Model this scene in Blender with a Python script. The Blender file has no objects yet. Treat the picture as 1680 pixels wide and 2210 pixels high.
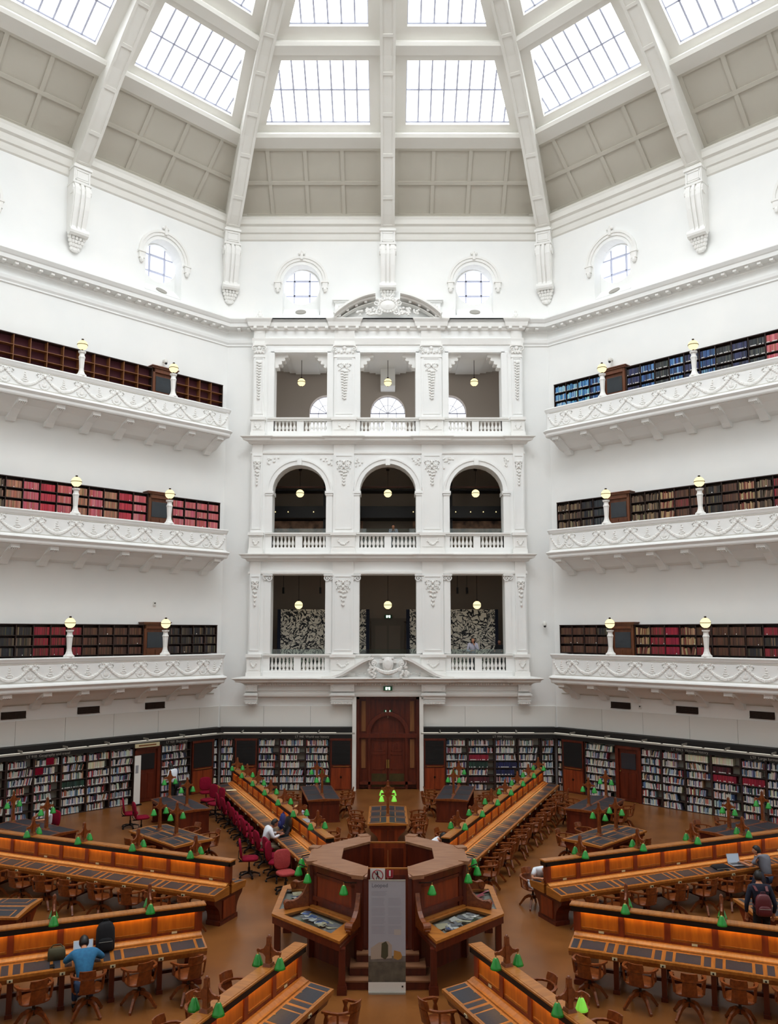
import bpy, math, random
from mathutils import Matrix, Vector
R = random.Random(7)
SC = bpy.context.scene
COL = SC.collection
PI = math.pi
T8 = math.tan(PI/8)
A = 17.4                     # apothem of the octagonal room
S = A*T8                     # half the width of one wall

# ---------------------------------------------------------------- camera
cam = bpy.data.objects.new('camera', bpy.data.cameras.new('camera'))
COL.objects.link(cam)
cam.location = (0, -18.194, 6.622)
cam.rotation_euler = (PI/2+0.114545, 0, 0)
cam.data.sensor_fit = 'HORIZONTAL'
cam.data.sensor_width = 36
cam.data.lens = 36*1765.477/1680
cam.data.shift_x = 2.5/1680
cam.data.shift_y = 54.8/1680
cam.data.clip_end = 200
SC.camera = cam

# ---------------------------------------------------------------- render look
SC.view_settings.view_transform = 'Standard'
SC.view_settings.look = 'None'
SC.view_settings.gamma = 1
SC.view_settings.use_curve_mapping = False
SC.view_settings.exposure = 0.04
cy = SC.cycles
cy.max_bounces = 8
cy.diffuse_bounces = 5
cy.glossy_bounces = 2
cy.transmission_bounces = 3
cy.transparent_max_bounces = 6
cy.caustics_reflective = False
cy.caustics_refractive = False
cy.sample_clamp_indirect = 6
cy.use_adaptive_sampling = True
cy.adaptive_threshold = 0.06
cy.use_denoising = True
cy.use_light_tree = False
SKY_GLASS = 6.2             # brightness of the frosted roof glazing under an overcast sky
OCULUS_GLASS = 1.9
STRIP = 24.0                  # warm tubes under the desk cap rails

# ---------------------------------------------------------------- world
W = bpy.data.worlds.new('overcast_sky')
SC.world = W
W.use_nodes = True
W.node_tree.nodes['Background'].inputs[0].default_value = (.85, .93, 1, 1)
W.node_tree.nodes['Background'].inputs[1].default_value = 1.0

# ---------------------------------------------------------------- materials
def lin(c):
    c = c/255
    return c/12.92 if c <= .04045 else ((c+.055)/1.055)**2.4
def rgb(h):
    return (lin(int(h[0:2], 16)), lin(int(h[2:4], 16)), lin(int(h[4:6], 16)), 1)
MATS = {}
def mat(name, hexc, rough=.5, metal=0, var=0.0, scale=(1, 1, 1), nscale=4.0, hex2=None, coat=0, spec=.5, emit=0, ehex=None, bump=0, detail=3):
    m = bpy.data.materials.new(name)
    m.use_nodes = True
    nt = m.node_tree
    b = nt.nodes['Principled BSDF']
    b.inputs['Base Color'].default_value = rgb(hexc)
    b.inputs['Roughness'].default_value = rough
    b.inputs['Metallic'].default_value = metal
    b.inputs['Specular IOR Level'].default_value = spec
    if coat:
        b.inputs['Coat Weight'].default_value = coat
        b.inputs['Coat Roughness'].default_value = .15
    if emit:
        b.inputs['Emission Color'].default_value = rgb(ehex or hexc)
        b.inputs['Emission Strength'].default_value = emit
    if hex2:
        tc = nt.nodes.new('ShaderNodeTexCoord')
        mp = nt.nodes.new('ShaderNodeMapping')
        mp.inputs['Scale'].default_value = scale
        nz = nt.nodes.new('ShaderNodeTexNoise')
        nz.inputs['Scale'].default_value = nscale
        nz.inputs['Detail'].default_value = detail
        cr = nt.nodes.new('ShaderNodeValToRGB')
        cr.color_ramp.elements[0].position = .32
        cr.color_ramp.elements[1].position = .68
        cr.color_ramp.elements[0].color = rgb(hexc)
        cr.color_ramp.elements[1].color = rgb(hex2)
        nt.links.new(tc.outputs['Object'], mp.inputs[0])
        nt.links.new(mp.outputs[0], nz.inputs[0])
        nt.links.new(nz.outputs[0], cr.inputs[0])
        nt.links.new(cr.outputs[0], b.inputs['Base Color'])
        if bump:
            bp = nt.nodes.new('ShaderNodeBump')
            bp.inputs['Strength'].default_value = bump
            bp.inputs['Distance'].default_value = .01
            nt.links.new(nz.outputs[0], bp.inputs['Height'])
            nt.links.new(bp.outputs[0], b.inputs['Normal'])
    MATS[name] = m
    return m
def emis(name, hexc, strength):
    m = bpy.data.materials.new(name)
    m.use_nodes = True
    nt = m.node_tree
    nt.nodes.clear()
    e = nt.nodes.new('ShaderNodeEmission')
    e.inputs[0].default_value = rgb(hexc)
    e.inputs[1].default_value = strength
    o = nt.nodes.new('ShaderNodeOutputMaterial')
    nt.links.new(e.outputs[0], o.inputs[0])
    MATS[name] = m
    return m
def glassy(name, hexc, amount, rough=.02):
    m = bpy.data.materials.new(name)
    m.use_nodes = True
    nt = m.node_tree
    nt.nodes.clear()
    t = nt.nodes.new('ShaderNodeBsdfTransparent')
    t.inputs[0].default_value = rgb(hexc)
    g = nt.nodes.new('ShaderNodeBsdfGlossy')
    g.inputs['Roughness'].default_value = rough
    x = nt.nodes.new('ShaderNodeMixShader')
    x.inputs[0].default_value = amount
    o = nt.nodes.new('ShaderNodeOutputMaterial')
    nt.links.new(t.outputs[0], x.inputs[1])
    nt.links.new(g.outputs[0], x.inputs[2])
    nt.links.new(x.outputs[0], o.inputs[0])
    MATS[name] = m
    return m

WHITE = mat('white_plaster', 'F4F4F1', .7, hex2='EFF0EE', nscale=.6, spec=.2)
ORN = mat('white_ornament', 'EFEEEA', .75, spec=.2)
PANEL = mat('pale_wall_panel', 'E4E2DC', .8, spec=.2)
CREAM = mat('cream_dome_plaster', 'EBE9E3', .8, hex2='E6E4DD', nscale=.5, spec=.2)
TAUPE = mat('taupe_coffer', 'C6C1B5', .85, hex2='C1BCB0', nscale=.6, spec=.2)
# an overcast sky grows brighter towards the zenith, so the flatter upper glazing gives more light
SKYT = [emis('frosted_skylight_glass_%s' % n, 'F6FBFF', SKY_GLASS*f) for n, f in (('low', .8), ('middle', .8), ('high', 1.15), ('lantern', 1.4))]
OCUG = emis('frosted_window_glass', 'F4F8FF', OCULUS_GLASS)
MULL = mat('glazing_bar_grey', 'C8CCE0', .6)
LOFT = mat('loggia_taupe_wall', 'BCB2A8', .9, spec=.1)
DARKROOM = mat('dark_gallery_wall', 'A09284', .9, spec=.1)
DARKER = mat('dark_steel_black', '15151A', .5)
BLACK = mat('black_fascia', '0E0C0A', .6)
OAK = mat('golden_oak', 'B06E2A', .36, hex2='95581F', scale=(1, 8, 8), nscale=2.5, coat=.2)
ORG = mat('orange_oak_panel', 'C4701C', .4, hex2='A65814', scale=(6, 6, .8), nscale=2.0, coat=.1)
RED = mat('red_cedar', '64240F', .38, hex2='4A180A', scale=(5, 5, .6), nscale=2.2, coat=.12)
REDL = mat('red_cedar_light', '8A3814', .4, hex2='6E280C', scale=(5, 5, .6), nscale=2.2, coat=.1)
TOPW = mat('worn_counter_top', '94684A', .42, hex2='7E5236', scale=(1, 5, 1), nscale=2.5, coat=.1)
CHW = mat('chair_oak', '84441A', .34, hex2='642E0E', scale=(3, 3, 3), nscale=6, coat=.18)
SHELFW = mat('shelf_dark_brown', '33201A', .6, hex2='281812', scale=(1, 1, 6), nscale=3)
CAPB = mat('cap_rail_black', '120D0B', .35)
LEATH = mat('blue_black_leather', '2C2D36', .5, hex2='24252C', nscale=30)
FLOORM = mat('brown_cork_floor', '865429', .3, hex2='72451F', scale=(1, 1, 1), nscale=.9, spec=.38, detail=2)
BRASS = mat('aged_brass', 'B09050', .35, metal=.8)
CREAMP = mat('cream_enamel', 'D8CDA4', .5)
GREEN = mat('green_glass_shade', '17822A', .22, hex2='28A03C', nscale=3, coat=.4)
GREENL = mat('green_glass_lit', '6FCF3C', .2, coat=.6, emit=.45, ehex='8CE04A')
BULB = emis('warm_bulb', 'FFE2A0', 2.0)
TUBE = emis('warm_strip_tube', 'FFCE84', STRIP)
GLOBE = emis('globe_lit', 'FFEBB0', 1.5)
REDF = mat('crimson_fabric', '84082A', .9, hex2='72061F', nscale=30, spec=.2)
REDF2 = mat('faded_red_fabric', 'A23A38', .85, hex2='962F30', nscale=30)
PLAST = mat('black_plastic', '101012', .4)
CHROME = mat('chrome', 'C8C8C8', .2, metal=1)
BRONZE = mat('dark_bronze', '2E2018', .4, metal=.6)
SHELFG = mat('grey_shelf_backing', 'A8A69A', .7)
METAL = mat('grey_metal_rail', '9A968C', .5)
RAILW = mat('white_light_diffuser', 'E4E0D4', .5, emit=.35, ehex='F4EEDC')
LOUV = mat('black_louvre', '0B0C0E', .5)
BRZDOOR = mat('brass_kick_plate', '5A5132', .35, metal=.6, hex2='44402A', nscale=3)
TIMB = mat('mid_timber_inlay', '8A5A30', .5, hex2='7A4A26', nscale=2, scale=(5, 5, .7))
MAROON = mat('maroon_backing', '50202A', .8)
SLATE = mat('slate_glass', '30363C', .2)
GREENS = mat('exit_green', '0C5A34', .5)
EXITW = emis('exit_white', 'E8FFF0', 1.6)
PAPER = mat('paper_white', 'E2E0DA', .8)
PAPERC = mat('paper_cream', 'D8CFAE', .8)
PINK = mat('pink_paper', 'C86470', .8)
BLUEP = mat('blue_print', '5A6F9C', .7)
GREYP = mat('grey_print', '8B8C90', .7)
BAN = mat('banner_grey', 'A4A4AC', .7)
BANT = mat('banner_text_grey', '6A6A72', .8)
SKIN = mat('skin', 'B9805F', .55)
SKIND = mat('skin_tan', '95624A', .55)
HAIRB = mat('hair_black', '0F0B0A', .5)
HAIRG = mat('hair_grey', 'A49C92', .6)
HAIRY = mat('hair_blonde', 'C9A468', .6)
NAVY = mat('navy_cloth', '151A2C', .9)
BLUES = mat('blue_shirt', '2B6C94', .9, hex2='255F86', nscale=20)
WSHIRT = mat('white_shirt', 'DDE4EC', .9)
GSHIRT = mat('grey_shirt', '6F727C', .9)
LILAC = mat('grey_lilac_top', 'A9A6B4', .9)
BLKC = mat('black_cloth', '0E0E12', .9)
KHAKI = mat('khaki_cloth', '8A7D66', .9)
OLIVE = mat('olive_bag', '4A4630', .8)
JEANS = mat('jeans_blue', '24344E', .9)
MARBAG = mat('maroon_leather', '5A2026', .45)
ALU = mat('laptop_silver', 'B8BBC0', .3, metal=.7)
SCRN = emis('laptop_screen', 'B9C6D6', .55)
BLUEB = mat('blue_bag', '1A2668', .7)
REDP = mat('red_sign', 'A01828', .6)
WHITEGL = glassy('clear_glass_pane', 'E4F0EE', .10)
CASEGL = glassy('case_glass', 'F2F4F4', .10)
m = bpy.data.materials.new('book_covers'); m.use_nodes = True
_b = m.node_tree.nodes['Principled BSDF']; _b.inputs['Roughness'].default_value = .6
_a = m.node_tree.nodes.new('ShaderNodeVertexColor'); _a.layer_name = 'Col'
m.node_tree.links.new(_a.outputs[0], _b.inputs['Base Color'])
BOOKM = m
# generic leafy scroll print for the gallery boards
m = mat('leaf_scroll_print', '17171C', .8)
nt = m.node_tree
_tc = nt.nodes.new('ShaderNodeTexCoord'); _n = nt.nodes.new('ShaderNodeTexNoise'); _n.inputs['Scale'].default_value = 1.6
_n.inputs['Distortion'].default_value = 2.2; _n.inputs['Detail'].default_value = 1
_r = nt.nodes.new('ShaderNodeValToRGB'); _r.color_ramp.elements[0].position = .07; _r.color_ramp.elements[1].position = .12
_r.color_ramp.elements[0].color = rgb('16161C'); _r.color_ramp.elements[1].color = rgb('DAD2C2')
_ma = nt.nodes.new('ShaderNodeVectorMath'); _ma.operation = 'MULTIPLY_ADD'; _ma.inputs[1].default_value = (1.1, 1.1, 1.1)
_vo = nt.nodes.new('ShaderNodeTexVoronoi'); _vo.feature = 'DISTANCE_TO_EDGE'; _vo.inputs['Scale'].default_value = 2.3
_mp = nt.nodes.new('ShaderNodeMapping'); _mp.inputs['Rotation'].default_value = (0, .6, 0); _mp.inputs['Scale'].default_value = (.75, 1, 1.9)
nt.links.new(_tc.outputs['Object'], _n.inputs[0]); nt.links.new(_n.outputs['Color'], _ma.inputs[0]); nt.links.new(_tc.outputs['Object'], _ma.inputs[2])
nt.links.new(_ma.outputs[0], _mp.inputs[0]); nt.links.new(_mp.outputs[0], _vo.inputs['Vector']); nt.links.new(_vo.outputs['Distance'], _r.inputs[0])
nt.links.new(_r.outputs[0], nt.nodes['Principled BSDF'].inputs['Base Color'])
LEAFP = m

# ---------------------------------------------------------------- mesh helpers
class MB:
    def __init__(s, M=None):
        s.v = []; s.f = []; s.mi = []; s.col = []; s.M = M; s.c = (1, 1, 1, 1); s.sm = []
        s.smooth = False
    def add(s, vs, fs, m=0):
        o = len(s.v)
        if s.M is not None:
            vs = [s.M @ Vector(q) for q in vs]
        s.v += [tuple(q) for q in vs]
        for f in fs:
            s.f.append(tuple(i+o for i in f)); s.mi.append(m); s.col.append(s.c); s.sm.append(s.smooth)
    def box(s, x0, x1, y0, y1, z0, z1, m=0, L=None):
        vs = [(x0, y0, z0), (x1, y0, z0), (x1, y1, z0), (x0, y1, z0), (x0, y0, z1), (x1, y0, z1), (x1, y1, z1), (x0, y1, z1)]
        if L is not None:
            vs = [L @ Vector(q) for q in vs]
        s.add(vs, [(0, 3, 2, 1), (4, 5, 6, 7), (0, 1, 5, 4), (1, 2, 6, 5), (2, 3, 7, 6), (3, 0, 4, 7)], m)
    def cb(s, cx, cy_, cz, w, d, h, m=0, L=None):
        s.box(cx-w/2, cx+w/2, cy_-d/2, cy_+d/2, cz-h/2, cz+h/2, m, L)
    def hexa(s, lo, hi, m=0):          # 4 bottom corners, 4 top corners
        s.add(list(lo)+list(hi), [(3, 2, 1, 0), (4, 5, 6, 7), (0, 1, 5, 4), (1, 2, 6, 5), (2, 3, 7, 6), (3, 0, 4, 7)], m)
    def loft(s, rings, m=0, closed=True, caps=True):
        n = len(rings[0]); vs = [q for r in rings for q in r]; fs = []
        for k in range(len(rings)-1):
            for i in range(n if closed else n-1):
                j = (i+1) % n
                fs.append((k*n+i, k*n+j, (k+1)*n+j, (k+1)*n+i))
        if caps and closed:
            fs.append(tuple(range(n-1, -1, -1))); fs.append(tuple((len(rings)-1)*n+i for i in range(n)))
        s.add(vs, fs, m)
    def prism(s, pts, y0, y1, ax='y', m=0):   # extrude 2-D outline: ax y: pts are (x,z); ax x: pts are (y,z); ax z: pts are (x,y)
        def P(a, b, t):
            return (a, t, b) if ax == 'y' else ((t, a, b) if ax == 'x' else (a, b, t))
        s.loft([[P(a, b, y0) for a, b in pts], [P(a, b, y1) for a, b in pts]], m)
    def lathe(s, prof, cx=0, cy_=0, n=12, m=0, L=None, z0=0):
        rings = []
        for r, z in prof:
            ring = [(cx+r*math.cos(2*PI*i/n), cy_+r*math.sin(2*PI*i/n), z+z0) for i in range(n)]
            rings.append([L @ Vector(q) for q in ring] if L is not None else ring)
        s.loft(rings, m)
    def tube(s, pts, r, n=8, m=0, up=(0, 0, 1)):
        rings = []; K = len(pts)
        rr = r if isinstance(r, (list, tuple)) else [r]*K
        for k in range(K):
            p = Vector(pts[k]); a = Vector(pts[max(k-1, 0)]); b = Vector(pts[min(k+1, K-1)])
            d = (b-a).normalized(); u = d.cross(Vector(up))
            if u.length < 1e-3:
                u = d.cross(Vector((0, 1, 0)))
            u.normalize(); w = u.cross(d)
            rings.append([p+(u*math.cos(2*PI*i/n)+w*math.sin(2*PI*i/n))*rr[k] for i in range(n)])
        s.loft(rings, m)
    def bar(s, pts, wx, wz, m=0, up=(0, 0, 1)):      # rectangular section swept along pts
        rings = []; K = len(pts)
        for k in range(K):
            p = Vector(pts[k]); a = Vector(pts[max(k-1, 0)]); b = Vector(pts[min(k+1, K-1)])
            d = (b-a).normalized(); u = d.cross(Vector(up)); u.normalize(); w = u.cross(d)
            w1 = wx[k] if isinstance(wx, (list, tuple)) else wx
            w2 = wz[k] if isinstance(wz, (list, tuple)) else wz
            rings.append([p+u*w1/2+w*w2/2, p-u*w1/2+w*w2/2, p-u*w1/2-w*w2/2, p+u*w1/2-w*w2/2])
        s.loft(rings, m)
    def blob(s, x, y, z, rx, ry, rz, m=0, n=6, k=4, L=None):
        rings = []
        for j in range(1, k):
            t = PI*j/k
            rings.append([(x+rx*math.sin(t)*math.cos(2*PI*i/n), y+ry*math.sin(t)*math.sin(2*PI*i/n), z+rz*math.cos(t)) for i in range(n)])
        vs = [(x, y, z+rz)]+[q for r in rings for q in r]+[(x, y, z-rz)]
        if L is not None:
            vs = [L @ Vector(q) for q in vs]
        fs = [(0, 1+i, 1+(i+1) % n) for i in range(n)]
        for j in range(k-2):
            for i in range(n):
                a = 1+j*n+i; b = 1+j*n+(i+1) % n
                fs.append((a, a+n, b+n, b))
        l = len(vs)-1; o = 1+(k-2)*n
        fs += [(l, o+(i+1) % n, o+i) for i in range(n)]
        s.add(vs, fs, m)
    def build(s, name, mats, parent=None, smooth=None, loc=None):
        me = bpy.data.meshes.new(name)
        me.from_pydata(s.v, [], s.f)
        for q in (mats if isinstance(mats, (list, tuple)) else [mats]):
            me.materials.append(q)
        me.polygons.foreach_set('material_index', s.mi)
        me.polygons.foreach_set('use_smooth', [True]*len(s.f) if smooth else s.sm)
        if BOOKM in (mats if isinstance(mats, (list, tuple)) else [mats]):
            ca = me.color_attributes.new('Col', 'FLOAT_COLOR', 'CORNER')
            buf = []
            for f, c in zip(s.f, s.col):
                buf += list(c)*len(f)
            ca.data.foreach_set('color', buf)
        me.update()
        return link(name, me, parent, loc)

def link(name, data, parent=None, loc=None):
    o = bpy.data.objects.new(name, data); COL.objects.link(o)
    if parent is not None:
        o.parent = parent
    if loc is not None:
        o.location = loc
    return o
def tag(o, label=None, cat=None, group=None, kind=None):
    if label: o['label'] = label
    if cat: o['category'] = cat
    if group: o['group'] = group
    if kind: o['kind'] = kind
    return o
def thing(name, label, cat, loc=(0, 0, 0), rz=0, group=None, kind=None):
    o = link(name, None, None, loc); o.rotation_euler = (0, 0, rz)
    o.empty_display_size = .2
    return tag(o, label, cat, group, kind)
def dup(root, loc=None, rz=None, label=None, group=None):
    def cp(o, par):
        c = o.copy(); COL.objects.link(c)
        if par is not None: c.parent = par
        for ch in KIDS.get(o.name, None) or list(o.children):
            cp(ch, c)
        return c
    r = cp(root, None)
    if loc is not None: r.location = loc
    if rz is not None: r.rotation_euler = (0, 0, rz)
    if label: r['label'] = label
    if group: r['group'] = group
    return r
KIDS = {}
def wallM(k):      # local x along the wall, y outward (0 = wall plane), z up; wall k faces direction 45*k degrees clockwise from +Y
    t = math.radians(45*k)
    n = Vector((math.sin(t), math.cos(t), 0)); x = Vector((math.cos(t), -math.sin(t), 0))
    return Matrix(((x.x, n.x, 0, n.x*A), (x.y, n.y, 0, n.y*A), (0, 0, 1, 0), (0, 0, 0, 1)))
def wthing(k, name, label, cat, group=None):      # a thing fixed to wall k; its parts are modelled in the wall's own axes
    M = wallM(k)
    return thing(name, label, cat, M.translation, -math.radians(45*k), group)
def struct(mb, name, mats, parent=None, smooth=None):
    o = mb.build(name, mats, parent, smooth)
    if parent is None: o['kind'] = 'structure'
    return o
SIDE = {0: 'facing', 1: 'right', 2: 'far_right', 3: 'back_right', 4: 'behind', 5: 'back_left', 6: 'far_left', 7: 'left'}
WIN = [0]; TRIM = [0]; DOOR = [0]
def nm(kind, ctr):
    ctr[0] += 1
    return '%s_%d' % (kind, ctr[0])
def text(body, size, M, material, name, parent=None, extrude=.002, align='LEFT'):
    c = bpy.data.curves.new(name, 'FONT'); c.body = body; c.size = size; c.extrude = extrude; c.align_x = align; c.resolution_u = 3
    c.materials.append(material)
    o = bpy.data.objects.new(name, c); COL.objects.link(o); me = bpy.data.meshes.new_from_object(o); bpy.data.objects.remove(o); o = link(name, me)
    if parent is not None: o.parent = parent
    o.matrix_local = M
    return o
# ================================================================ room shell
mb = MB()
mb.add([(r*math.sin(PI/8+PI/4*k), r*math.cos(PI/8+PI/4*k), 0) for k in range(8) for r in [A/math.cos(PI/8)+.6]], [tuple(range(7, -1, -1))])
struct(mb, 'floor', FLOORM)

def quad(mb, p, m=0): mb.add(p, [tuple(range(len(p)))], m)
def arch_wall(mb, y, x0, x1, z0, z1, cx, hw, zb, zs, depth, m=0, arch=True, n=14, sill=True):
    a, b = cx-hw, cx+hw
    if arch:
        P = [(cx-hw*math.cos(PI*i/n), zs+hw*math.sin(PI*i/n)) for i in range(n+1)]
    else:
        P = [(a, zs), (b, zs)]
    quad(mb, [(x0, y, z0), (a, y, z0), (a, y, z1), (x0, y, z1)], m)
    quad(mb, [(b, y, z0), (x1, y, z0), (x1, y, z1), (b, y, z1)], m)
    if zb > z0: quad(mb, [(a, y, z0), (b, y, z0), (b, y, zb), (a, y, zb)], m)
    for (xa, za), (xb, zb2) in zip(P, P[1:]):
        quad(mb, [(xa, y, za), (xb, y, zb2), (xb, y, z1), (xa, y, z1)], m)
        if depth: quad(mb, [(xa, y, za), (xa, y+depth, za), (xb, y+depth, zb2), (xb, y, zb2)], m)
    if depth:
        quad(mb, [(a, y, zb), (a, y+depth, zb), (a, y+depth, zs), (a, y, zs)], m)
        quad(mb, [(b, y, zb), (b, y, zs), (b, y+depth, zs), (b, y+depth, zb)], m)
        quad(mb, [(a, y, zb), (b, y, zb), (b, y+depth, zb), (a, y+depth, zb)], m)
def moulding(mb, pts, x0=None, x1=None, m=0):
    mb.loft([[((-(A-d)*T8 if x0 is None else x0), -d, z) for d, z in pts], [(((A-d)*T8 if x1 is None else x1), -d, z) for d, z in pts]], m)

OCX = 3.92
def oculus(k, cx):
    M = wallM(k)
    mb = MB(M)       # hood mould on little consoles and round opening plate at the back of the niche
    n = 20
    for r0, r1, d in ((.98, 1.16, .05), (1.1, 1.2, .09)):
        mb.loft([[(cx+r*math.cos(PI*i/n), y, 22.4+r*math.sin(PI*i/n)) for r, y in ((r0, 0), (r0, -d), (r1, -d), (r1, 0))] for i in range(n+1)])
    for s in (-1, 1):
        mb.cb(cx+s*1.07, -.07, 22.36, .34, .16, .07); mb.cb(cx+s*1.07, -.06, 22.2, .24, .12, .26); mb.blob(cx+s*1.07, -.07, 22.0, .1, .09, .13)
    mb.cb(cx, -.08, 23.58, .12, .1, .3); mb.blob(cx-.1, -.08, 23.72, .07, .05, .07); mb.blob(cx+.1, -.08, 23.72, .07, .05, .07); mb.blob(cx, -.08, 23.78, .05, .05, .09)
    o = struct(mb, nm('window', WIN), ORN); tag(o, kind='structure')
    w = MB(M); y = .55; r = .83; zc = 22.37; N = 24; cx = cx*1.012       # plate with a round hole
    for i in range(N):
        t0, t1 = 2*PI*i/N, 2*PI*(i+1)/N
        def sq(t):
            c, s_ = math.cos(t), math.sin(t); q = 1.3/max(abs(c), abs(s_)); return (cx+c*q, y, zc+s_*q)
        w.add([(cx+r*math.cos(t0), y, zc+r*math.sin(t0)), (cx+r*math.cos(t1), y, zc+r*math.sin(t1)), sq(t1), sq(t0)], [(0, 1, 2, 3)])
        w.add([(cx+r*math.cos(t0), y, zc+r*math.sin(t0)), (cx+r*math.cos(t1), y, zc+r*math.sin(t1)), (cx+r*math.cos(t1), y+.2, zc+r*math.sin(t1)), (cx+r*math.cos(t0), y+.2, zc+r*math.sin(t0))], [(0, 3, 2, 1)])
    w.build('reveal', WHITE, o)
    g = MB(M); g.add([(cx+r*math.cos(2*PI*i/N), y+.2, zc+r*math.sin(2*PI*i/N)) for i in range(N)], [tuple(range(N))]); g.build('pane', OCUG, o)
    b = MB(M)
    for s in (-1, 1):
        h = math.sqrt(r*r-.36**2)
        b.cb(cx+s*.36, y+.17, zc, .05, .04, 2*h); b.cb(cx, y+.17, zc+s*.36, 2*h, .04, .05)
        b.cb(cx+s*.36, y+.16, zc, .09, .05, .76); b.cb(cx, y+.16, zc+s*.36, .76, .05, .09)
    b.build('glazing_bars', MULL, o)
    l = MB(M); l.add([(cx-.85, 0, 20.83), (cx+.85, 0, 20.83), (cx+.85, .55, 21.33), (cx-.85, .55, 21.33)], [(0, 1, 2, 3)]); l.build('sloping_sill', WHITE, o)
    l = MB(M); l.lathe([(.0, 0), (.24, 0), (.24, .03), (0, .03)], n=18, L=Matrix.Translation((cx, .24, 21.06)) @ Matrix.Rotation(.74, 4, 'X')); l.build('uplighter', METAL, o)

FRONT = .3
BAYS = ((-3.87, 1.17), (0, 1.23), (3.87, 1.17))
def lower_facade(k, full=True):
    M = wallM(k); mb = MB(M)
    quad(mb, [(-S, 0, 0), (-6, 0, 0), (-6, 0, 20.5), (-S, 0, 20.5)]); quad(mb, [(6, 0, 0), (S, 0, 0), (S, 0, 20.5), (6, 0, 20.5)])
    arch_wall(mb, 0, -6, 6, 0, 4.5, 0, 1.34, 0, 3.86, .3, arch=False)
    F = -FRONT
    for s in (-1, 1): quad(mb, [(s*6, 0, 4.4), (s*6, F, 4.4), (s*6, F, 20.1), (s*6, 0, 20.1)])
    for (cx, hw), (x0, x1) in zip(BAYS, ((-6, -1.95), (-1.95, 1.95), (1.95, 6))):
        if k == 4 and cx == 0: hw = 1.88
        for y, dep in ((F, .75), (.45, 0)):
            arch_wall(mb, y, x0, x1, 4.4, 9.6, cx, hw, 4.66, 9.07, dep, arch=False)
            arch_wall(mb, y, x0, x1, 9.6, 14.8, cx, min(hw, 1.23), 9.93, 12.70, dep)
            arch_wall(mb, y, x0, x1, 14.8, 20.2, cx, hw, 15.1, 18.95, dep, arch=False)
    quad(mb, [(-6, 0, 4.4), (6, 0, 4.4), (6, F, 4.4), (-6, F, 4.4)])
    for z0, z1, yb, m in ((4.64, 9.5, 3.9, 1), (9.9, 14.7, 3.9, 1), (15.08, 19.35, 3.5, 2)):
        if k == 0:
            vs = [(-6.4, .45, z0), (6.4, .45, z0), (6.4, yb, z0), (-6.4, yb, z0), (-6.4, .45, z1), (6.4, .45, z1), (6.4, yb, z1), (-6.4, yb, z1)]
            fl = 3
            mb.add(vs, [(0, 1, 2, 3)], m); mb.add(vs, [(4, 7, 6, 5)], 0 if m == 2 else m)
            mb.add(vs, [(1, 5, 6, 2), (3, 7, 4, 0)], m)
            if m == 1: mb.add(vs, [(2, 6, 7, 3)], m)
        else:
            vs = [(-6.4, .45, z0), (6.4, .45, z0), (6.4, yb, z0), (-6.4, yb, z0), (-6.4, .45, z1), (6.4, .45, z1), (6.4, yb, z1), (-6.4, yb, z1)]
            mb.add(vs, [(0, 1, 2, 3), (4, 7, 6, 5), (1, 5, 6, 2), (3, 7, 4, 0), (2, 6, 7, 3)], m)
    if k == 0:     # loggia back wall with three arched windows
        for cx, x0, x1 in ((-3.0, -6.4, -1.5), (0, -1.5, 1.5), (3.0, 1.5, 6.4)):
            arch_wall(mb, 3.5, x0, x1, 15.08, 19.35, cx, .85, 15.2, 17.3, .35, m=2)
    upper_band(k, mb)
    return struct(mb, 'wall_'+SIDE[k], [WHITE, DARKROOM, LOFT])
def upper_band(k, mb):
    for cx, x0, x1 in ((-OCX, -S, 0), (OCX, 0, S)):
        arch_wall(mb, 0, x0, x1, 20.5, 25.6, cx, .85, 20.82, 22.38, .56)
def plain_wall(k):
    M = wallM(k); mb = MB(M)
    quad(mb, [(-S, 0, 0), (S, 0, 0), (S, 0, 20.5), (-S, 0, 20.5)])
    if k in (1, 7):
        upper_band(k, mb)
    else:
        quad(mb, [(-S, 0, 20.5), (S, 0, 20.5), (S, 0, 25.6), (-S, 0, 25.6)])
    struct(mb, 'wall_'+SIDE[k], WHITE)
lower_facade(0); lower_facade(4)
for k in (1, 2, 3, 5, 6, 7): plain_wall(k)
for k in (0, 1, 7):
    for s in (-1, 1): oculus(k, s*OCX)
oculus(4, OCX); oculus(4, -OCX)

# cornices that run round the room
for k in range(8):
    M = wallM(k)
    mb = MB(M)
    e = .0
    moulding(mb, [(0, 19.95), (.08, 19.98), (.1, 20.08), (.44, 20.12), (.46, 20.26), (.5, 20.3), (.58, 20.42), (.58, 20.47), (.0, 20.56)])
    moulding(mb, [(0, 20.5), (.26, 20.5), (.26, 20.6), (0, 20.64)])
    moulding(mb, [(0, 19.33), (.05, 19.36), (.05, 19.42), (.1, 19.5), (.12, 19.62), (.02, 19.66), (0, 19.66)])
    o = struct(mb, nm('trim', TRIM), WHITE); tag(o, kind='structure')
    if k in (0, 1, 7):
        d = MB(M)
        n = 30
        for i in range(n+1):
            x = -6.66+13.32*i/n
            d.cb(x, -.25, 20.06, .13, .26, .09)
        d.build('modillions', ORN, o)
    mb = MB(M)
    moulding(mb, [(0, 24.33), (.07, 24.38), (.1, 24.5), (.12, 24.62), (.2, 24.66), (.24, 24.8), (.26, 24.92), (.38, 24.98), (.4, 25.18), (.44, 25.26), (.36, 25.34), (.0, 25.46)])
    moulding(mb, [(0, 25.4), (.12, 25.45), (.12, 25.62), (0, 25.75)], m=1)
    struct(mb, nm('trim', TRIM), [CREAM, TAUPE])

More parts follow.
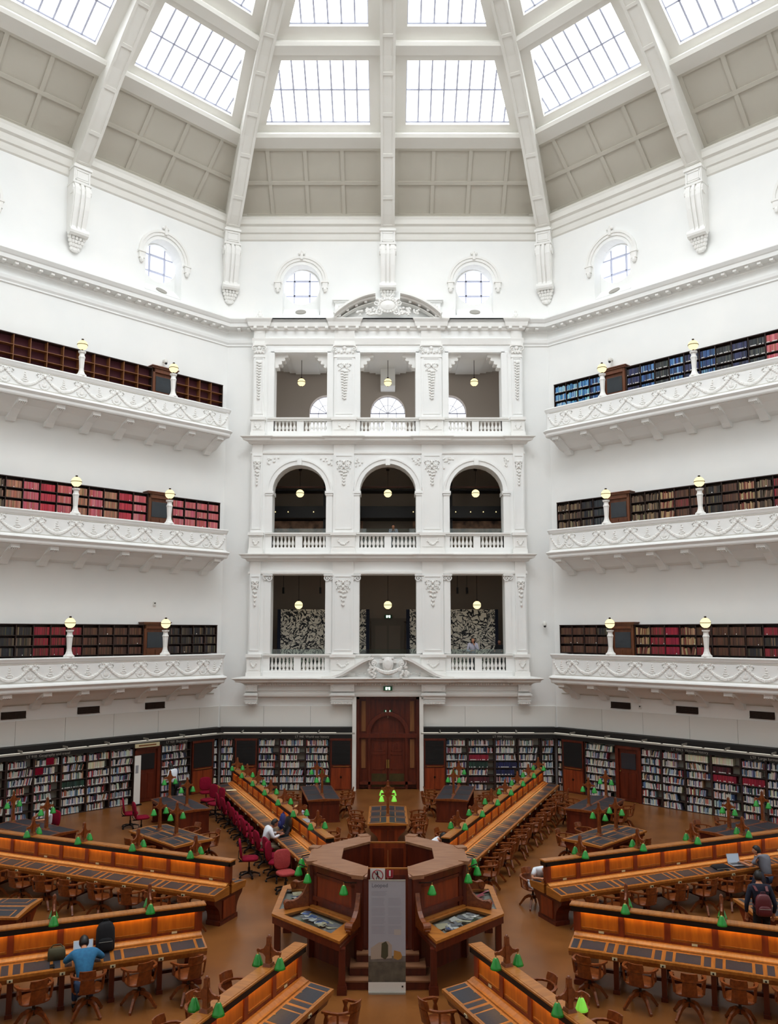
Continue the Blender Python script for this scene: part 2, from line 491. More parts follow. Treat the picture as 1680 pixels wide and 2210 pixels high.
# ================================================================ dome
PIN = [(16.93, 24.55), (16.9, 24.8), (16.5, 25.12), (16.0, 25.6), (15.4, 26.2), (14.8, 26.85), (14.2, 27.42), (13.6, 27.92), (13.0, 28.42), (12.4, 28.88), (11.8, 29.28), (11.2, 29.62), (10.6, 29.92), (10.0, 30.2), (9.2, 30.55), (8.5, 30.85), (7.5, 31.25), (6.5, 31.6), (5.4, 31.95)]
TIERS = [((14.72, 27.93), (12.0, 29.52)), ((11.7, 29.8), (8.8, 31.3)), ((8.5, 31.45), (5.7, 32.4))]
COFF = ((17.4, 25.5), (15.1, 27.52))
def rib_mesh(corner):
    kk = 1/math.cos(PI/8) if corner else 1
    mb = MB(); w = .31
    rings = []
    for i, (a, z) in enumerate(PIN):
        a0, z0 = PIN[max(i-1, 0)]; a1, z1 = PIN[min(i+1, len(PIN)-1)]
        L = math.hypot(a1-a0, z1-z0); n = ((z1-z0)/L, -(a1-a0)/L)
        out = (a+n[0]*1.0, z+n[1]*1.0)
        if i < 2: out = (17.6, z)
        rings.append([(-w, a*kk, z), (w, a*kk, z), (w, out[0]*kk, out[1]), (-w, out[0]*kk, out[1])])
    mb.loft(rings)
    def strip(x0, x1, i0, i1, t=.035):
        rr = []
        for i in range(i0, i1+1):
            a, z = PIN[i]
            a0, z0 = PIN[max(i-1, 0)]; a1, z1 = PIN[min(i+1, len(PIN)-1)]
            L = math.hypot(a1-a0, z1-z0); n = ((z1-z0)/L, -(a1-a0)/L)
            rr.append([(x0, a*kk, z), (x1, a*kk, z), (x1, (a-n[0]*t)*kk, z-n[1]*t), (x0, (a-n[0]*t)*kk, z-n[1]*t)])
        mb.loft(rr)
    strip(-.31, -.2, 1, len(PIN)-1); strip(.2, .31, 1, len(PIN)-1)
    for i in range(1, len(PIN)-1):          # cross fillets dividing the soffit into sunk panels
        a, z = PIN[i]; a2, z2 = PIN[i+1]
        a2, z2 = a+(a2-a)*.16, z+(z2-z)*.16
        L = math.hypot(a2-a, z2-z); n = ((z2-z)/L, -(a2-a)/L)
        if i % 2 == 1:
            mb.loft([[(-.2, a*kk, z), (.2, a*kk, z), (.2, (a-n[0]*.035)*kk, z-n[1]*.035), (-.2, (a-n[0]*.035)*kk, z-n[1]*.035)],
                     [(-.2, a2*kk, z2), (.2, a2*kk, z2), (.2, (a2-n[0]*.035)*kk, z2-n[1]*.035), (-.2, (a2-n[0]*.035)*kk, z2-n[1]*.035)]])
    return mb
def corbel_mesh(corner):
    kk = A/math.cos(PI/8) if corner else A
    g = lambda d: kk-d/(math.cos(PI/8) if corner else 1)
    mb = MB()
    dk = .25 if corner else 0
    def bx(hw, d0, d1, z0, z1): mb.box(-hw, hw, g(d1), g(d0-.45), z0, z1)
    bx(.37, 0, .58, 24.56, 24.66); bx(.33, 0, .52, 24.0, 24.56); bx(.37, 0, .58, 23.92, 24.0)
    mb.box(-.22, .22, g(.54), g(.4), 24.14, 24.42); mb.box(-.26, .26, g(.55), g(.4), 24.45, 24.5); mb.box(-.26, .26, g(.55), g(.4), 24.06, 24.1)
    for s in (-1, 1): mb.box(s*.26-.02, s*.26+.02, g(.55), g(.4), 24.06, 24.5)
    prof = [(.5, 23.92), (.58, 23.72), (.6, 23.45), (.52, 22.95), (.4, 22.5), (.33, 22.25), (.34, 22.08)]
    def sl(x0, x1, e):
        mb.loft([[(x0*(1-.02*i), g(d+e), z), (x1*(1-.02*i), g(d+e), z), (x1*(1-.02*i), g(-.45), z), (x0*(1-.02*i), g(-.45), z)] for i, (d, z) in enumerate(prof)])
    sl(-.35, .35, 0); sl(-.31, -.13, .05); sl(.13, .31, .05); sl(-.06, .06, .07)
    mb.tube([(-.37, g(.36), 22.02), (-.22, g(.36), 22.02), (.22, g(.36), 22.02), (.37, g(.36), 22.02)], [.17, .14, .14, .17], n=10)
    mb.tube([(-.38, g(.4), 23.68), (.38, g(.4), 23.68)], .2, n=12)
    for i in range(5):                       # acanthus leaf below the scroll
        t = i/4; x = (t-.5)*.46
        for j in range(4):
            mb.blob(x*1.25*(1-.18*j), g(.26-.05*j), 21.84-.13*j, .085, .08, .1, n=5)
    mb.blob(0, g(.1), 21.38, .17, .1, .07)
    return mb
ribd = {}
for c in (0, 1):
    ribd[c] = rib_mesh(c); 
for j in range(16):
    c = j % 2
    M = Matrix.Rotation(-j*PI/8, 4, 'Z')
    if j == 0 or j == 1:
        o = struct(ribd[c], nm('trim', TRIM), CREAM); ribd[c] = o
        q = corbel_mesh(c).build('corbel', ORN, o); KIDS[o.name] = [q]
    else:
        o = dup(ribd[c]); o.name = nm('trim', TRIM)
    o.rotation_euler = (0, 0, -j*PI/8)
    o['kind'] = 'structure'
for k in range(8):
    M = wallM(k); mb = MB(M)
    (a0, z0), (a1, z1) = COFF
    quad(mb, [(-a0*T8, a0-A, z0), (a0*T8, a0-A, z0), (a1*T8, a1-A, z1), (-a1*T8, a1-A, z1)], 1)
    ea, ez = a1-a0, z1-z0; L = math.hypot(ea, ez); na, nz = -ez/L*.055, ea/L*.055   # towards the room
    def P(t, x, off=1):
        return (x, a0+ea*t-A+na*off, z0+ez*t+nz*off)
    def strip(x0, t0, x1, t1, wx, wt):
        lo = [P(t0-wt, x0-wx, 0), P(t0+wt, x0+wx, 0) if wt else P(t0, x0+wx, 0), P(t1+wt, x1+wx, 0), P(t1-wt if wt else t1, x1-wx, 0)]
    if k in (0, 1, 7):
        for s in (-1, 1):
            for i in range(5):
                x = s*(.38+1.62*i)
                tt = 1.0 if x*s < a1*T8-.4 else max(0, (a0*T8-.38-abs(x))/((a0-a1)*T8))
                if tt < .08: continue
                w = .08
                mb.loft([[P(0, x-w, 0), P(0, x+w, 0), P(0, x+w, 1), P(0, x-w, 1)], [P(tt, x-w, 0), P(tt, x+w, 0), P(tt, x+w, 1), P(tt, x-w, 1)]], 1)
            t = .5; xe = (a0+ea*t)*T8-.3
            for t in (.5, .03, .97):
                mb.loft([[P(t-.025, s*.3, 0), P(t+.025, s*.3, 0), P(t+.025, s*.3, 1.2), P(t-.025, s*.3, 1.2)], [P(t-.025, s*xe, 0), P(t+.025, s*xe, 0), P(t+.025, s*xe, 1.2), P(t-.025, s*xe, 1.2)]], 1)
    # ring beams
    def ring(pts, m=0):
        mb.loft([[(-a*T8, a-A, z) for a, z in pts], [(a*T8, a-A, z) for a, z in pts]], m)
    ring([(15.12, 27.42), (14.52, 27.55), (14.46, 27.68), (14.8, 28.02), (15.35, 27.75)])
    ring([(11.98, 29.42), (11.52, 29.48), (11.46, 29.6), (11.75, 29.95), (12.2, 29.7)])
    ring([(8.8, 31.15), (8.4, 31.15), (8.38, 31.3), (8.5, 31.6), (9.0, 31.5)])
    ring([(5.7, 32.2), (5.3, 32.2), (5.3, 32.6), (5.8, 32.6)])
    for ti, ((b0, y0), (b1, y1)) in enumerate(TIERS):
        fa, fz = b1-b0, y1-y0; LL = math.hypot(fa, fz); n_a, n_z = fz/LL, -fa/LL       # outward
        def Q(t, x, d=0): return (x, b0+fa*t-A+n_a*d, y0+fz*t+n_z*d)
        t0, t1 = (.1, .915) if ti == 0 else (.17, .9)
        xo = lambda t: (b0+fa*t)*T8-.79
        xe = lambda t: (b0+fa*t)*T8
        quad(mb, [Q(0, -xe(0)), Q(0, xe(0)), Q(t0, xe(t0)), Q(t0, -xe(t0))]); quad(mb, [Q(t1, -xe(t1)), Q(t1, xe(t1)), Q(1, xe(1)), Q(1, -xe(1))])
        quad(mb, [Q(t0, -.76), Q(t0, .76), Q(t1, .76), Q(t1, -.76)])
        for s in (-1, 1):
            quad(mb, [Q(t0, s*xo(t0)), Q(t0, s*xe(t0)), Q(t1, s*xe(t1)), Q(t1, s*xo(t1))])
            c4 = [(t0, s*.76), (t0, s*xo(t0)), (t1, s*xo(t1)), (t1, s*.76)]
            for i in range(4):
                (ta, xa), (tb, xb) = c4[i], c4[(i+1) % 4]
                quad(mb, [Q(ta, xa), Q(tb, xb), Q(tb, xb, .28), Q(ta, xa, .28)])
            wn = nm('window', WIN)
            bars = MB(M); D1 = .22
            def bar(ta, xa, tb, xb, w):
                p, q = Vector(Q(ta, xa, D1)), Vector(Q(tb, xb, D1))
                bars.bar([p, q], w, .05, up=(0, n_a, n_z))
            i = 0
            while True:
                x = .76+.525*i
                if x > xo(t0)-.05: break
                te = min(t1, (b0-(x+.79)/T8)/(-fa)) if x > xo(t1) else t1
                if te > t0+.02: bar(t0, s*x, te, s*x, .07)
                i += 1
            tm = (t0+t1)/2+.02
            bar(tm, s*.76, tm, s*xo(tm), .06); bar(t0+.008, s*.76, t0+.008, s*xo(t0), .06)
            o = struct(bars, wn, MULL)
            g = MB(M); quad(g, [Q(t0, s*.76, .28), Q(t0, s*xo(t0), .28), Q(t1, s*xo(t1), .28), Q(t1, s*.76, .28)]); g.build('pane', SKYT[ti], o)
    mb2 = mb
    o = struct(mb2, 'ceiling' if k == 0 else 'ceiling_%s' % SIDE[k], [CREAM, TAUPE])
lan = MB(); lan.add([(5.5/math.cos(PI/8)*math.sin(PI/8+PI/4*k), 5.5/math.cos(PI/8)*math.cos(PI/8+PI/4*k), 32.5) for k in range(8)], [tuple(range(8))])
struct(lan, nm('window', WIN), SKYT[3])
# solid roof above the coffers so that no light slips behind the cornice
# ================================================================ carved relief helpers
def vary(v, a): return v*(1+R.uniform(-a, a))
def garland(mb, x0, x1, z, drop, y, r=.045, n=None):
    n = n or max(6, int(abs(x1-x0)/(r*1.25)))
    for i in range(n+1):
        t = i/n; zz = z-drop*(1-(2*t-1)**2); q = r*(.75+.5*math.sin(PI*t))
        mb.blob(x0+(x1-x0)*t, y, zz+R.uniform(-.01, .01), q, q*.8, q, n=5, k=3)
def drop_relief(mb, x, z0, z1, y, w, dense=True):
    n = int((z1-z0)/.11)
    for i in range(n):
        t = i/max(1, n-1); q = w*(.5-.22*t if dense else (.55 if t < .35 else .28))
        z = z1-(z1-z0)*t
        mb.blob(x-q*.6, y, z, q*.55, .035, .055, n=5, k=3); mb.blob(x+q*.6, y, z-.03, q*.55, .035, .055, n=5, k=3)
        mb.blob(x, y-.02, z-.05, .05, .04, .05, n=5, k=3)
def bow(mb, x, z, y, w):
    for s in (-1, 1):
        for i in range(9):
            a = i/8*2*PI
            mb.blob(x+s*(w*.5+w*.42*math.cos(a)), y, z+w*.26*math.sin(a), .035, .03, .035, n=5, k=3)
        for i in range(4): mb.blob(x+s*w*(.2+.2*i), y, z-w*(.3+.16*i), .035, .03, .04, n=5, k=3)
    mb.blob(x, y-.02, z, .06, .05, .07, n=6, k=4)
def spiral(mb, x, z, y, r, turns, s, th=.03, dep=.06):
    pts = []
    N = int(14*turns)
    for i in range(N+1):
        t = i/N; rr = r*(1-.82*t); a = PI/2+s*t*turns*2*PI
        pts.append((x+rr*math.cos(a), y, z+rr*math.sin(a)))
    mb.bar(pts, [dep]*(N+1), [th*(1-.5*i/N)*2 for i in range(N+1)], up=(0, 1, 0)) if 0 else mb.tube(pts, [th*(1-.5*i/N) for i in range(N+1)], n=5, up=(0, 1, 0))
    mb.blob(x, y, z, r*.22, dep*.6, r*.22, n=6, k=4)

# ================================================================ facing facade
M0 = wallM(0); F = -FRONT
def fm(mb, pts, hw, cx=0, m=0):        # mitred moulding round a projecting block; pts (d,z), d measured from the facade face
    mb.loft([[(cx-(hw+d), F-d, z) for d, z in pts], [(cx+(hw+d), F-d, z) for d, z in pts]], m)
CORN = {1: [(0, 4.36), (.05, 4.38), (.12, 4.44), (.2, 4.47), (.38, 4.5), (.4, 4.58), (.52, 4.64), (.52, 4.68), (0, 4.74)],
        2: [(0, 9.62), (.05, 9.64), (.1, 9.72), (.26, 9.76), (.28, 9.84), (.36, 9.9), (.36, 9.94), (0, 9.98)],
        3: [(0, 14.78), (.05, 14.8), (.1, 14.88), (.28, 14.92), (.3, 15.0), (.4, 15.06), (.4, 15.1), (0, 15.14)],
        4: [(0, 19.97), (.06, 20.0), (.1, 20.08), (.16, 20.12), (.2, 20.3), (.28, 20.42), (.28, 20.47), (0, 20.52)]}
PIL = ((-5.72, .23), (-1.93, .45), (1.93, .45), (5.72, .23))
for lv in (1, 2, 3, 4):
    mb = MB(M0); fm(mb, CORN[lv], 5.97)
    for cx, hw in PIL: fm(mb, [(d+.09, z) for d, z in CORN[lv]], hw, cx)
    zl = {1: (3.86, 4.4), 2: (9.1, 9.66), 3: (14.4, 14.84), 4: (19.3, 20.02)}[lv]
    for cx, hw in PIL:
        if lv > 1: mb.box(cx-hw, cx+hw, F-.08, F, *zl)
    if lv == 1:
        mb.box(-5.97, 5.97, F+.04, 0, 3.86, 4.42); fm(mb, [(-.04, 3.86), (0, 3.88), (.02, 3.96), (0, 4.04), (-.04, 4.05)], 5.97)
        for i in range(170):
            x = -5.95+11.9*i/169
            mb.box(x-.02, x+.02, F-.16, F, 4.36, 4.43)
        mb.box(-5.95, 5.95, F, 0, 4.12, 4.15)
    if lv == 2: fm(mb, [(0, 9.08), (.06, 9.1), (.06, 9.2), (0, 9.22)], 5.97)
    if lv == 3: fm(mb, [(0, 14.36), (.05, 14.38), (.05, 14.46), (0, 14.48)], 5.97)
    if lv == 4:
        mb.box(-5.97, 5.97, F, .02, 20.15, 20.5)
        for i in range(27): mb.cb(-5.9+11.8*i/26, F-.2, 20.05, .13, .2, .09)
        fm(mb, [(0, 19.3), (.05, 19.33), (.08, 19.5), (.1, 19.6), (0, 19.66)], 5.97)
    struct(mb, nm('trim', TRIM), ORN)
for lv, (z0, z1) in {1: (5.66, 9.1), 2: (10.88, 14.4), 3: (15.99, 19.32)}.items():
    for cx, hw in PIL:
        mb = MB(M0)
        y = F-.09
        mb.box(cx-hw, cx+hw, y, F, z0, z1)
        t = .07 if hw > .3 else .05; e = .12 if hw > .3 else .07          # raised border of the sunk panel
        zt = z1-(.62 if lv == 3 else .1)
        mb.box(cx-hw+e-.04, cx-hw+e, y-.025, y, z0+.15, zt); mb.box(cx+hw-e, cx+hw-e+.04, y-.025, y, z0+.15, zt)
        mb.box(cx-hw+e, cx+hw-e, y-.025, y, z0+.15, z0+.19); mb.box(cx-hw+e, cx+hw-e, y-.025, y, zt-.04, zt)
        o = struct(mb, nm('trim', TRIM), WHITE)
        r = MB(M0); yy = y-.03
        if lv == 3:
            r.box(cx-hw-.05, cx+hw+.05, y-.08, F, z1-.08, z1); r.box(cx-hw-.02, cx+hw+.02, y-.03, F, z1-.6, z1-.54)
            for s in (-1, 1): spiral(r, cx+s*(hw-.02), z1-.2, y-.06, .12, 1.4, -s)
            for i in range(7): r.blob(cx+(i/6-.5)*hw*1.7, yy, z1-.36+.04*(i % 2), .06, .05, .09, n=5, k=3)
            r.blob(cx, yy, z1-.17, .1, .06, .09, n=6)
            if hw > .3: bow(r, cx, z1-.95, yy, .3)
            drop_relief(r, cx, z0+.9, z1-(1.2 if hw > .3 else .8), yy, .34 if hw > .3 else .24)
        else:
            zz = 14.1 if lv == 2 else 8.85
            if hw > .3: bow(r, cx, zz-.12, yy, .34); bow(r, cx, zz-.32, yy, .24)
            else: bow(r, cx, zz-.12, yy, .15); bow(r, cx, zz-.3, yy, .12)
            drop_relief(r, cx, zz-1.05, zz-.5, yy, .26 if hw > .3 else .17, False)
        r.build('carved_festoon', ORN, o)
# opening surrounds
mb = MB(M0)
for cx, hw in BAYS:
    for a, b, e in ((hw+.0, hw+.25, .05), (hw+.19, hw+.27, .09)):
        n = 20
        mb.loft([[(cx+r*math.cos(PI*i/n), F-y, 12.70+r*math.sin(PI*i/n)) for r, y in ((a, 0), (a, e), (b, e), (b, 0))] for i in range(n+1)])
    for s in (-1, 1):
        x = cx+s*(hw+.14)
        mb.cb(x, F-.04, 12.66, .36, .12, .1); mb.cb(x, F-.02, 12.56, .3, .1, .08)
        mb.box(x-.13, x+.13, F-.04, F, 10.9, 12.55)
        xe = cx+s*hw                       # impost wraps into the reveal
        mb.box(min(xe, xe-s*.05), max(xe, xe-s*.05), F-.05, .45, 12.56, 12.72)
        mb.box(x-.13, x+.13, F-.04, F, 5.7, 8.75)
        mb.box(min(x-.13, x+.13), max(x-.13, x+.13), F-.05, F, 16.02, 19.0)
        spiral(mb, x-s*.06, 8.9, F-.07, .14, 1.5, s); spiral(mb, x+s*.1, 8.92, F-.07, .1, 1.3, -s)
        mb.cb(x, F-.06, 9.04, .42, .14, .06)
    mb.cb(cx, F-.08, 14.0, .2, .14, .3)
    mb.box(cx-hw-.16, cx+hw+.16, F-.05, F, 18.97, 19.1)
struct(mb, nm('trim', TRIM), WHITE)
for i, (cx, hw) in enumerate(BAYS):       # spandrel carving and corner brackets
    mb = MB(M0)
    for s in (-1, 1):
        for j in range(16):
            u_, v_ = R.random(), R.random()
            if u_+v_ > 1.1: continue
            mb.blob(cx+s*(1.42-u_*.5), F-.02, 14.22-v_*.5, .05, .035, .05, n=5, k=3)
        x = cx+s*hw
        for j in range(4):       # stepped bracket at the top corners of the uppermost opening
            mb.box(min(x-s*(.14+.14*j), x-s*.14*j), max(x-s*(.14+.14*j), x-s*.14*j), -.1, .35, 18.95-.62+.16*j, 18.95)
            mb.tube([(x-s*(.1+.14*j), -.12, 18.4+.16*j), (x-s*(.1+.14*j), .36, 18.4+.16*j)], .07, n=8)
    struct(mb, nm('trim', TRIM), ORN)

# balustrades
bp = MB(); bp.lathe([(.07, 0), (.07, .05), (.04, .07), (.05, .12), (.085, .2), (.06, .3), (.035, .4), (.05, .44), (.045, .5), (.07, .52), (.07, .56)], n=8)
BAL = None
LVN = {1: 'lowest', 2: 'middle', 3: 'top'}
BYN = ('left', 'central', 'right')
for lv, (z0, z1) in {1: (4.7, 5.66), 2: (9.96, 10.88), 3: (15.12, 15.99)}.items():
    for bi, (cx, hw) in enumerate(BAYS):
        o = thing('balustrade', 'white stone balustrade of the %s bay on the %s floor of the facade' % (BYN[bi], LVN[lv]), 'balustrade', (cx, A+F, z0), 0, 'facade balustrades')
        h = z1-z0; q = hw+.28
        m_ = MB(); m_.box(-q, q, -.08, .3, 0, .22); m_.box(-q, q, -.03, .25, .22, .27); m_.build('plinth', WHITE, o)
        m_ = MB(); m_.box(-q, q, -.06, .28, h-.13, h-.03); m_.box(-q, q, -.11, .33, h-.06, h); m_.build('handrail', ORN, o)
        m_ = MB()
        if lv == 1 and bi == 1: m_.box(-q, q, -.012, .22, .25, h-.12)
        else:
            for a, b in ((-q, -hw), (-.15, .15)):
                m2 = MB(); m2.box(a, b, -.012, .22, .25, h-.12); m2.build('pier', WHITE, o)
            m_.box(hw, q, -.012, .22, .25, h-.12)
        m_.build('pier', WHITE, o)
        if not (lv == 1 and bi == 1):
            for s in (-1, 1):
                for i in range(6):
                    x = s*(.15+.09+(hw-.18)*(i+.15)/6)
                    sc = (h-.4)/.56
                    if BAL is None: b_ = bp.build('baluster', ORN, o, smooth=True); BAL = b_.data
                    else: b_ = link('baluster', BAL, o)
                    b_.location = (x, .11, .26); b_.scale = (1, 1, sc)
    for cx, hw in PIL:                       # pedestals with a small swag
        mb = MB(M0); q = hw+.06
        mb.box(cx-q, cx+q, F-.16, F+.2, z0-.02, z1-.12); mb.box(cx-q-.03, cx+q+.03, F-.2, F+.2, z0-.02, z0+.2)
        mb.box(cx-q-.05, cx+q+.05, F-.23, F+.2, z1-.13, z1)
        if not (lv == 1 and hw > .3) or True:
            garland(mb, cx-hw*.5, cx+hw*.5, z1-.32, .2, F-.18, .04); garland(mb, cx-hw*.5, cx-hw*.5+.01, z1-.28, .1, F-.18, .035, 2); garland(mb, cx+hw*.5, cx+hw*.5+.01, z1-.28, .1, F-.18, .035, 2)
            for z in (z1-.2, z0+.3): mb.box(cx-q+.08, cx+q-.08, F-.18, F-.16, z, z+.02)
        struct(mb, nm('trim', TRIM), ORN)
for cx, hw in ((-5.8, .27), (-1.93, .5), (1.93, .5), (5.8, .27)):      # consoles under the lowest cornice
    o = thing('console_bracket', 'white scrolled console under the lowest cornice, %s' % ('at the left end' if cx < -5 else 'at the right end' if cx > 5 else 'left of the great door' if cx < 0 else 'right of the great door'), 'bracket', (cx, A-.2, 3.55), 0, 'consoles of the lowest cornice')
    mb = MB(); mb.box(-hw, hw, -.3, .2, .55, .82); mb.box(-hw-.03, hw+.03, -.34, 0, .38, .44); mb.box(-hw, hw, -.22, .2, .22, .5); mb.box(-hw+.02, hw-.02, -.16, .2, .0, .22); mb.box(-hw, hw, -.2, 0, .12, .16)
    mb.build('bracket_block', WHITE, o)
    for s in (-1, 1): mb = MB(); spiral(mb, s*(hw-.08), .66, -.3, .08, 1.3, s, .02); mb.build('volute', ORN, o)
    mb = MB()
    for i in range(int(hw*28)): mb.blob(-hw+.05+i*.07, -.17, .05, .045, .03, .035, n=5, k=3)
    mb.build('bead_moulding', ORN, o)

# pediment over the great door
o = thing('scroll_pediment', 'white swan-neck pediment with garland and oval shield above the great door', 'pediment', (0, A+F, 0))
CV = [(2.78, 4.68), (2.4, 4.7), (2.07, 4.79), (1.75, 4.96), (1.4, 5.17), (1.08, 5.36), (.85, 5.46), (.66, 5.5)]
for s in (-1, 1):
    mb = MB()
    for e, w, th in ((0, .62, .1), (.1, .5, .07)):
        mb.bar([(s*x, -.12-w/2+.2, z-e) for x, z in CV], w, th)
    mb.build('raking_cornice', ORN, o)
    mb = MB(); spiral(mb, s*.6, 5.3, -.42, .2, 1.8, -s, .045, .2); mb.tube([(s*.6, -.5, 5.3), (s*.6, -.1, 5.3)], .1, n=10); mb.build('volute', ORN, o)
    mb = MB()
    for i in range(26): mb.cb(s*(1.95-.05*i), -.2, 4.76+.02*i+.0006*i*i, .03, .25, .04)
    mb.build('dentils', ORN, o)
mb = MB(); mb.prism([(-2.3, 4.68), (2.3, 4.68), (1.4, 5.08), (.9, 5.3), (-.9, 5.3), (-1.4, 5.08)], -.15, .1); mb.build('tympanum', WHITE, o)
mb = MB(); mb.lathe([(.0, 0), (.24, 0), (.27, .06), (.22, .1), (.16, .14), (0, .16)], n=16, L=Matrix.Translation((0, -.4, 5.24)) @ Matrix.Rotation(PI/2, 4, 'X') @ Matrix.Diagonal((.85, 1.15, 1, 1)))
mb.box(-.25, .25, -.4, -.1, 5.48, 5.56); mb.box(-.36, .36, -.35, -.1, 5.3, 5.46); mb.build('oval_shield', ORN, o)
mb = MB(); garland(mb, -.56, .56, 5.14, .24, -.5, .085, 16)
for s in (-1, 1):
    for i in range(9): mb.blob(s*.58+R.uniform(-.07, .07), -.5, 5.1-.05*i, .08, .07, .06, n=5, k=3)
    for i in range(8): mb.blob(s*(.66+.05*i*R.random()), -.4, 4.78+R.random()*.35, .09, .07, .07, n=5, k=3)
    for i in range(6): mb.blob(s*(.95+.09*i), -.2, 4.84+.03*math.sin(i), .06, .03, .03, n=5, k=3)
mb.build('garland', ORN, o)

# segmental pediment at the top
o = thing('segmental_pediment', 'white curved pediment with carved crest below the dome', 'pediment', (0, A, 0))
mb = MB(); mb.box(-2.38, 2.38, -.14, .1, 20.5, 21.5); mb.box(-2.5, 2.5, -.28, .1, 21.44, 21.54); mb.box(-2.44, 2.44, -.2, .1, 21.36, 21.44); mb.build('backing_panel', WHITE, o)
for s in (-1, 1):
    mb = MB(); pts = []
    for i in range(15):
        t = (.17+.63*i/14); r = 3.3
        pts.append((s*r*math.sin(t)*1.0, -.55, 18.27+r*math.cos(t)))
    pts2 = [p for p in pts if p[2] > 20.42]
    mb.bar(pts2, .75, .1); mb.bar([(x, y+.1, z-.11) for x, y, z in pts2], .5, .1); mb.bar([(x, y+.16, z-.3) for x, y, z in pts2], .3, .03)
    for i in range(1, 5):
        p = pts2[min(i*3, len(pts2)-1)]
        mb.cb(p[0], -.5, p[2]-.2, .12, .25, .1)
    mb.build('curved_cornice', ORN, o)
mb = MB()
mb.lathe([(.0, 0), (.3, 0), (.33, .08), (.26, .14), (0, .2)], n=16, L=Matrix.Translation((0, -.5, 21.04)) @ Matrix.Rotation(PI/2, 4, 'X') @ Matrix.Diagonal((1.1, .8, 1, 1)))
for i in range(20):
    a = 2*PI*i/20; mb.blob(.42*math.cos(a), -.6, 21.04+.3*math.sin(a), .075, .07, .07, n=5, k=3)
for s in (-1, 1):
    spiral(mb, s*.5, 21.16, -.6, .17, 1.3, s, .05); spiral(mb, s*.22, 21.38, -.6, .12, 1.2, s, .04); spiral(mb, s*.36, 20.74, -.6, .16, 1.4, -s, .05)
    for i in range(22): mb.blob(s*R.uniform(.5, 1.0), -.6, R.uniform(20.62, 20.92), .075, .06, .07, n=5, k=3)
    for i in range(8): mb.blob(s*R.uniform(1.15, 1.45), -.6, R.uniform(20.6, 20.84), .06, .05, .06, n=5, k=3)
    for i in range(24): mb.blob(s*R.uniform(1.45, 2.2), -.16, R.uniform(21.05, 21.33), .05, .035, .045, n=5, k=3)
mb.build('carved_crest', ORN, o)
for s in (-1, 1):
    mb = MB(M0); mb.blob(s*5.75, -.2, 20.75, .12, .09, .12); mb.blob(s*5.75-.1, -.2, 20.66, .08, .07, .09); mb.blob(s*5.75+.1, -.2, 20.66, .08, .07, .09); mb.blob(s*5.75, -.2, 20.9, .06, .05, .08)
    tag(mb.build('shell_finial', ORN), 'small white shell finial on the cornice, %s of the curved pediment' % ('left' if s < 0 else 'right'), 'finial', 'shell finials')

# pendant globes
def globe_parts(o, z, r=.18, rod=None):
    g = MB(); g.lathe([(0, -r)]+[(r*math.sin(PI*i/12), -r*math.cos(PI*i/12)) for i in range(1, 12)]+[(0, r)], n=18); g.build('globe', GLOBE, o, smooth=True, loc=(0, 0, z))
    b = MB(); b.lathe([(r-.005, -.012), (r+.012, -.012), (r+.012, .012), (r-.005, .012)], n=18); b.lathe([(0, r-.01), (.045, r-.01), (.045, r+.05), (0, r+.06)], n=8); b.lathe([(0, -r-.03), (.02, -r-.02), (.02, -r+.01), (0, -r+.01)], n=6)
    if rod: b.lathe([(0, r), (.012, r), (.012, rod), (0, rod)], n=6); b.lathe([(0, rod-.1), (.06, rod-.1), (.09, rod), (0, rod)], n=8)
    b.build('metal_band' if not rod else 'hanging_rod', BRONZE, o, loc=(0, 0, z))
for lv, z, top in ((1, 7.8, 9.5), (2, 12.87, 14.0), (3, 18.08, 19.33)):
    for bi, cx in enumerate((-4.0, 0, 4.0)):
        o = thing('pendant_lamp', 'lit round pendant lamp hanging in the %s opening of the %s floor' % (BYN[bi], LVN[lv]), 'lamp', (cx, A+1.2, 0), 0, 'pendant globes of the facade')
        globe_parts(o, z, .18, top-z)

# loggia windows, coffers, boards, back rooms
for cx in (-3.0, 0, 3.0):
    mb = MB(M0); y = 3.8; n = 16; zc = 17.3
    for a in (30, 60, 90, 120, 150):
        t = math.radians(a); mb.bar([(cx, y, zc-.0), (cx+.85*math.cos(t), y, zc+.85*math.sin(t))], .025, .022, up=(0, 1, 0))
    for r in (.42, .83): mb.tube([(cx+r*math.cos(PI*i/n), y, zc+r*math.sin(PI*i/n)) for i in range(n+1)], .013, n=4, up=(0, 1, 0))
    mb.cb(cx, y, zc, 1.7, .04, .05)
    for x in (-.42, 0, .42): mb.cb(cx+x, y, 16.25, .03, .04, 2.1)
    o = struct(mb, nm('window', WIN), MULL)
    g = MB(M0); g.add([(cx-.86, 3.84, 15.2), (cx+.86, 3.84, 15.2), (cx+.86, 3.84, 18.2), (cx-.86, 3.84, 18.2)], [(0, 1, 2, 3)]); g.build('pane', OCUG, o)
mb = MB(M0)
for cx in (-3.9, 0, 3.9):
    for e, d in ((1.2, .1), (.9, .16), (.6, .22)):
        mb.box(cx-e, cx+e, .9, 3.3, 19.35-d, 19.36-d*.3)
mb.box(-.35, .35, 2.4, 3.5, 18.3, 19.3)
struct(mb, nm('trim', TRIM), WHITE)
for s, nme in ((-1, 'left'), (1, 'right')):
    o = thing('printed_board', 'tall freestanding board with black and cream leaf scroll print, %s of the door' % nme, 'display board', (s*2.95, A+2.0, 4.66), 0, 'leaf print boards')
    mb = MB(); mb.box(-1.95, 1.95, 0, .12, 0, 2.97); mb.build('print', LEAFP, o)
    for a, b in ((-2.1, -1.95), (1.95, 2.1)):
        mb = MB(); mb.box(a, b, 0, .5, 0, 2.97); mb.build('side_return', NAVY, o)
